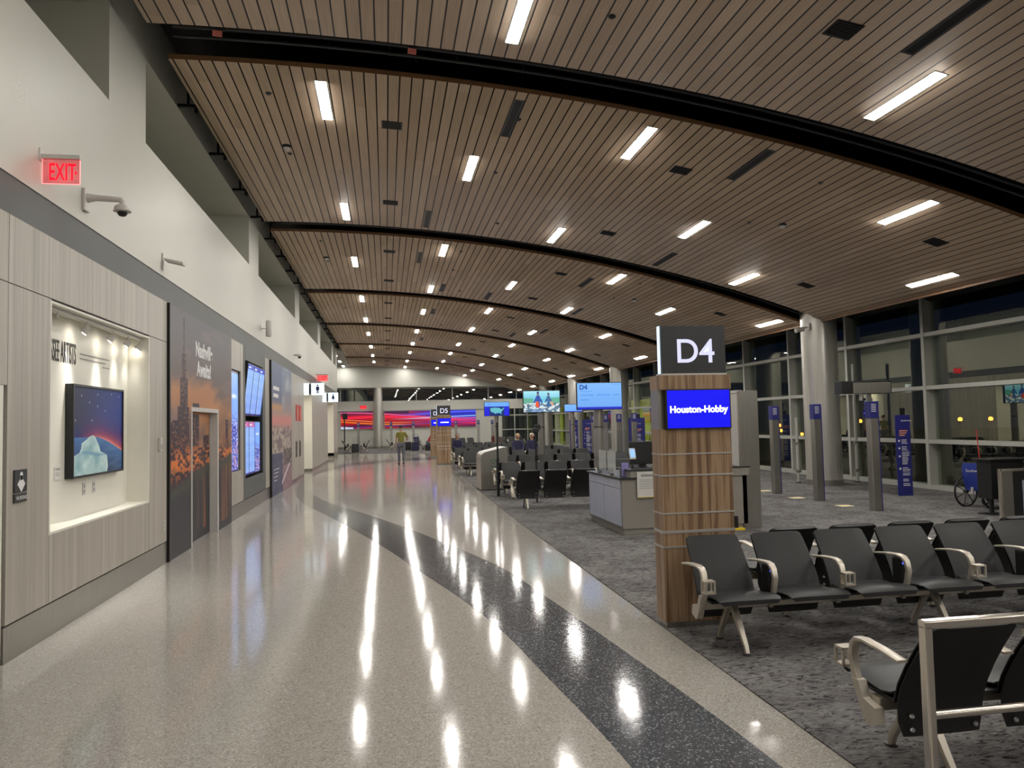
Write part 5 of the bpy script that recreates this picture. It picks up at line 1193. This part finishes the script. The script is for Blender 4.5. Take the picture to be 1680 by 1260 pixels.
# ================================================================== PEOPLE
M_SKIN = plain('skin', (0.42, 0.24, 0.16), 0.5, var=0.04); M_SKIN2 = plain('skin_dark', (0.14, 0.075, 0.05), 0.5, var=0.04)
M_HAIRD = plain('dark_hair', (0.012, 0.010, 0.009), 0.6, var=0.2); M_HAIRB = plain('blond_hair', (0.60, 0.50, 0.28), 0.6, var=0.15); M_HAIRW = plain('white_hair', (0.75, 0.74, 0.70), 0.6, var=0.1)
def skin(nodes_, edges_, name, mt, parent, sub=2):
    me = bpy.data.meshes.new(name); me.from_pydata([n[0] for n in nodes_], edges_, []); o = bpy.data.objects.new(name, me); COL.objects.link(o)
    md = o.modifiers.new('Skin', 'SKIN'); md.use_smooth_shade = True
    for i, n in enumerate(nodes_):
        r = n[1]; me.skin_vertices[0].data[i].radius = (r, r) if not isinstance(r, tuple) else r
    me.skin_vertices[0].data[0].use_root = True
    o.modifiers.new('Sub', 'SUBSURF').levels = sub; o.modifiers['Sub'].render_levels = sub
    bpy.context.view_layer.update()
    m2 = bpy.data.meshes.new_from_object(o.evaluated_get(bpy.context.evaluated_depsgraph_get()))
    bpy.data.objects.remove(o); m2.materials.clear(); m2.materials.append(mt); m2.name = name
    m2.polygons.foreach_set('use_smooth', [True]*len(m2.polygons))
    o = bpy.data.objects.new(name, m2); COL.objects.link(o)
    if parent is not None: o.parent = parent
    return o
def chain(N, E, pts, root=None):
    prev = root
    for p in pts:
        N.append(p); i = len(N)-1
        if prev is not None: E.append((prev, i))
        prev = i
    return prev
def person(loc, rz, lab, J, mats, hair=M_HAIRD, skinm=M_SKIN, longhair=False, hat=None, group=None):
    """J: dict of joints (model faces -Y). mats: shirt, trousers, shoes"""
    t = thing('person', lab, 'person', loc, rz, group)
    V = lambda k: Vector(J[k])
    pel, ch, nk, hd = V('pelvis'), V('chest'), V('neck'), V('head')
    N, E = [], []
    N.append((pel, (0.14, 0.10))); i1 = chain(N, E, [((pel+ch)/2, (0.125, 0.09)), (ch, (0.15, 0.10)), (ch.lerp(nk, 0.75), (0.075, 0.07)), (nk, 0.052), (nk.lerp(hd, 0.4), 0.055), (nk.lerp(hd, 0.72), (0.073, 0.085)), (hd, (0.077, 0.095)), (hd+(hd-nk).normalized()*0.085, (0.055, 0.07))], 0)
    hand_t = []
    for s in ('L', 'R'):
        sh, el, wr, ha = V('sh'+s), V('el'+s), V('wr'+s), V('ha'+s)
        chain(N, E, [(sh, 0.052), (sh.lerp(el, 0.5), 0.043), (el, 0.036), (el.lerp(wr, 0.45), 0.035), (wr, 0.024), (ha, (0.032, 0.018))], 2)
        last = len(N)-1; d = (ha-wr).normalized(); sd = d.cross(Vector((1, 0, 0.01))).normalized()
        hand_t.append((ha, d, sd, s))
        hp, kn, an, toe = V('hip'+s), V('kn'+s), V('an'+s), V('toe'+s)
        chain(N, E, [(hp, 0.085), (hp.lerp(kn, 0.5), 0.07), (kn, 0.055), (kn.lerp(an, 0.35), 0.052), (an, 0.036), (an.lerp(toe, 0.5)+Vector((0, 0, -0.02)), 0.026), (an.lerp(toe, 0.85), 0.018)], 0)
    # fingers and thumb
    for ha, d, sd, s in hand_t:
        base = [i for i, n in enumerate(N) if (n[0]-ha).length < 1e-6][0]
        for k in range(4):
            off = sd*(-0.024+0.016*k); L = (0.062, 0.072, 0.068, 0.054)[k]
            q = ha+off+d*0.03; chain(N, E, [(q, 0.009), (q+d*L*0.55, 0.008), (q+d*L*0.85+Vector((0, -0.012, 0)), 0.007)], base)
        q = ha-sd*0.03-d*0.01; chain(N, E, [(q, 0.010), (q+d*0.035-sd*0.012, 0.008)], base)
    skin(N, E, 'body', skinm, t, 1)
    # clothes
    N, E = [], []
    N.append((pel+Vector((0, 0, 0.0)), (0.155, 0.115))); chain(N, E, [((pel+ch)/2, (0.145, 0.11)), (ch, (0.155, 0.112)), (ch.lerp(nk, 0.72), (0.09, 0.08)), (nk-Vector((0, 0, 0.02)), 0.062)], 0)
    for s in ('L', 'R'):
        sh, el, wr = V('sh'+s), V('el'+s), V('wr'+s); lg = J.get('sleeve', 0.85)
        pts = [(sh, 0.068), (sh.lerp(el, 0.5), 0.060), (sh.lerp(el, min(lg, 1)), 0.056)]
        if lg > 1: pts += [(el.lerp(wr, 0.5), 0.048), (el.lerp(wr, 0.92), 0.040)]
        chain(N, E, pts, 2)
    skin(N, E, 'shirt', mats[0], t, 2)
    N, E = [], []
    N.append((pel-Vector((0, 0, 0.01)), (0.15, 0.115)))
    for s in ('L', 'R'):
        hp, kn, an = V('hip'+s), V('kn'+s), V('an'+s)
        chain(N, E, [(hp, 0.10), (hp.lerp(kn, 0.5), 0.085), (kn, 0.07), (kn.lerp(an, 0.5), 0.064), (an+(kn-an).normalized()*0.005, 0.058)], 0)
    skin(N, E, 'trousers', mats[1], t, 2)
    for s in ('L', 'R'):
        an, toe = V('an'+s), V('toe'+s); f = (toe-an); f.z = 0
        skin([(an+Vector((0, 0, -0.03))-f.normalized()*0.03, 0.056), (an.lerp(toe, 0.5)+Vector((0, 0, -0.02)), (0.056, 0.05)), (toe, (0.052, 0.04)), ], [(0, 1), (1, 2)], 'shoe', mats[2], t, 2)
    # face + hair
    f = Vector(J.get('face', (0, -1, 0))).normalized(); u = (hd-nk).normalized(); r_ = f.cross(u).normalized(); f = u.cross(r_).normalized()*-1 if u.cross(r_).dot(f) < 0 else u.cross(r_).normalized()
    for sx in (-1, 1):
        MB().lathe(hd+f*0.082+r_*sx*0.032-u*0.01, [(0.003, -0.008), (0.011, 0.0), (0.003, 0.008)], 8).build('eye', M_HAIRD, t, True)
        MB().lathe(hd+r_*sx*0.083-u*0.015, [(0.004, -0.028), (0.014, -0.01), (0.016, 0.012), (0.005, 0.03)], 8).build('ear', skinm, t, True)
    MB().cone(hd+f*0.086-u*0.005, hd+f*0.112-u*0.035, 0.010, 0.014, 8).build('nose', skinm, t, True)
    MB().obox(hd+f*0.090-u*0.062, (0.045, 0.012, 0.010)).build('mouth', plain('lip', (0.30, 0.10, 0.08), 0.5), t)
    hN = [(hd+u*0.068-f*0.006, (0.092, 0.098)), (hd-f*0.035+u*0.01, (0.083, 0.072)), (hd-f*0.045-u*(0.04 if not longhair else 0.15), (0.066, 0.045))]
    skin(hN, [(0, 1), (1, 2)], 'hair', hair, t, 2)
    if hat: MB().lathe(hd+u*0.05, [(0.10, 0.0), (0.10, 0.03), (0.07, 0.09), (0.02, 0.11)], 18).build('cap', hat, t, True)
    return t
def standing():
    return dict(pelvis=(0, 0, 0.88), chest=(0, 0.0, 1.20), neck=(0, 0.0, 1.40), head=(0, -0.02, 1.54), shL=(0.155, 0, 1.33), shR=(-0.155, 0, 1.33), elL=(0.20, 0.03, 1.08), elR=(-0.20, -0.02, 1.08),
                wrL=(0.21, -0.08, 0.86), wrR=(-0.22, -0.10, 0.86), haL=(0.21, -0.11, 0.79), haR=(-0.22, -0.14, 0.79), hipL=(0.095, 0, 0.84), hipR=(-0.095, 0, 0.84), knL=(0.10, -0.08, 0.47), knR=(-0.09, 0.04, 0.47),
                anL=(0.095, -0.10, 0.08), anR=(-0.09, 0.16, 0.11), toeL=(0.10, -0.27, 0.035), toeR=(-0.095, 0.02, 0.035))
def sitting(lean=0.0):
    return dict(pelvis=(0, 0.02, 0.50), chest=(0, 0.08-lean, 0.82), neck=(0, 0.06-lean*1.5, 1.02), head=(0, 0.03-lean*1.8, 1.16), shL=(0.145, 0.07-lean, 0.95), shR=(-0.145, 0.07-lean, 0.95), elL=(0.185, -0.02-lean, 0.70), elR=(-0.185, -0.02-lean, 0.70),
                wrL=(0.12, -0.22-lean, 0.62), wrR=(-0.12, -0.22-lean, 0.62), haL=(0.08, -0.28-lean, 0.60), haR=(-0.08, -0.28-lean, 0.60), hipL=(0.10, 0, 0.49), hipR=(-0.10, 0, 0.49), knL=(0.12, -0.42, 0.47), knR=(-0.12, -0.42, 0.47),
                anL=(0.12, -0.45, 0.09), anR=(-0.12, -0.45, 0.09), toeL=(0.12, -0.60, 0.035), toeR=(-0.12, -0.60, 0.035), sleeve=1.5)
M_OLIVE = plain('olive_shirt', (0.20, 0.185, 0.035), 0.8, var=0.12, scale=12); M_JEANS = plain('grey_jeans', (0.12, 0.125, 0.15), 0.8, var=0.15, scale=14); M_SHOE = plain('dark_shoe', (0.02, 0.02, 0.02), 0.5)
M_REDSH = plain('red_jersey', (0.50, 0.02, 0.03), 0.8, var=0.1); M_NAVYC = plain('navy_jacket', (0.02, 0.02, 0.06), 0.8, var=0.15); M_MAROON = plain('maroon_jacket', (0.10, 0.012, 0.015), 0.8, var=0.15); M_PINKS = plain('pink_scarf', (0.6, 0.25, 0.30), 0.8)
J = standing(); J['haR'] = (-0.24, -0.30, 1.02); J['wrR'] = (-0.25, -0.24, 1.0); J['elR'] = (-0.26, 0.0, 1.08); J['sleeve'] = 0.9
person((0.62, 32.1, 0), PI, 'person in olive shirt and grey trousers walking away down the concourse', J, (M_OLIVE, M_JEANS, M_SHOE))
person((4.80, 27.52, 0), 0, 'seated person with blond hair and dark jacket, left of two facing viewer', sitting(), (M_NAVYC, M_JEANS, M_SHOE), M_HAIRB, longhair=True)
person((5.33, 27.52, 0), 0, 'seated person with white hair, dark jacket and pink top, right of two', sitting(), (M_NAVYC, M_JEANS, M_SHOE), M_HAIRW, longhair=True)
person((2.9, 31.22, 0), 0, 'dark-haired person in black seated just right of the D5 pillar', sitting(0.05), (M_NAVYC, M_JEANS, M_SHOE))
person((5.5, 38.2, 0), 0, 'person in maroon jacket standing low behind the far rows', dict(sitting(0.1)), (M_MAROON, M_JEANS, M_SHOE))
J = sitting(0.25)
person((2.62, 47.9, 0), PI/2, 'person in red jersey bending over beside luggage near the far wall', dict(J), (M_REDSH, M_JEANS, M_SHOE))
t = thing('stool_bag', 'dark bag the person in red sits on', 'bag', (2.62, 47.9, 0)); MB().box(-0.22, 0.22, -0.22, 0.22, 0, 0.38, 0.05).build('body', M_BLACK, t); MB().tube([(-0.1, 0, 0.37), (-0.08, -0.23, 0.30), (0.08, -0.23, 0.30), (0.1, 0, 0.37)], 0.012, 6).build('strap', M_NAVY, t)
t = thing('seat_stool', 'low dark bench seat behind the far rows under person in maroon', 'stool', (5.5, 38.25, 0)); MB().box(-0.2, 0.2, -0.18, 0.2, 0.30, 0.38, 0.02).build('seat', M_BLACK, t); MB().box(-0.03, 0.03, -0.03, 0.03, 0, 0.30).build('leg', M_BLACK, t)
# luggage
def suitcase(x, y, mt, lab, rz=0.2):
    t = thing('suitcase', lab, 'suitcase', (x, y, 0), rz); MB().box(-0.2, 0.2, -0.12, 0.12, 0.05, 0.58, 0.03).build('shell', mt, t)
    MB().tube([(-0.1, 0.08, 0.57), (-0.1, 0.08, 0.95), (0.1, 0.08, 0.95), (0.1, 0.08, 0.57)], 0.009, 6).build('handle', M_STEEL, t)
    for x_ in (-0.16, 0.16): MB().cone((x_-0.012, 0, 0.03), (x_+0.012, 0, 0.03), 0.03, n=12).build('wheel', M_BLACK, t)
suitcase(1.75, 46.9, M_NAVYC, 'dark navy suitcase left of the person in red')
suitcase(1.35, 48.2, M_BLACK, 'black suitcase behind the person walking away')
suitcase(-1.85, 46.7, M_BLACK, 'black suitcase standing by the far left bench')
# stroller
t = thing('stroller', 'folded dark pushchair with blue parts beside the person in red', 'pushchair', (2.0, 49.6, 0), 0.4)
MB().tube([(-0.2, -0.4, 0.1), (-0.2, 0.35, 1.0), (0.2, 0.35, 1.0), (0.2, -0.4, 0.1)], 0.015, 8).tube([(-0.2, 0.3, 0.1), (-0.2, -0.1, 0.6), (0.2, -0.1, 0.6), (0.2, 0.3, 0.1)], 0.015, 8).build('frame', M_BLACK, t)
MB().panel([(-0.3, 0.35), (0.0, 0.40), (0.15, 0.7), (0.2, 0.85)], 0.18, 0.04).build('seat_fabric', M_NAVYC, t, True)
for x in (-0.22, 0.22):
    for y in (-0.4, 0.3): MB().cone((x-0.015, y, 0.09), (x+0.015, y, 0.09), 0.09, n=16).build('wheel', M_BLACK, t)
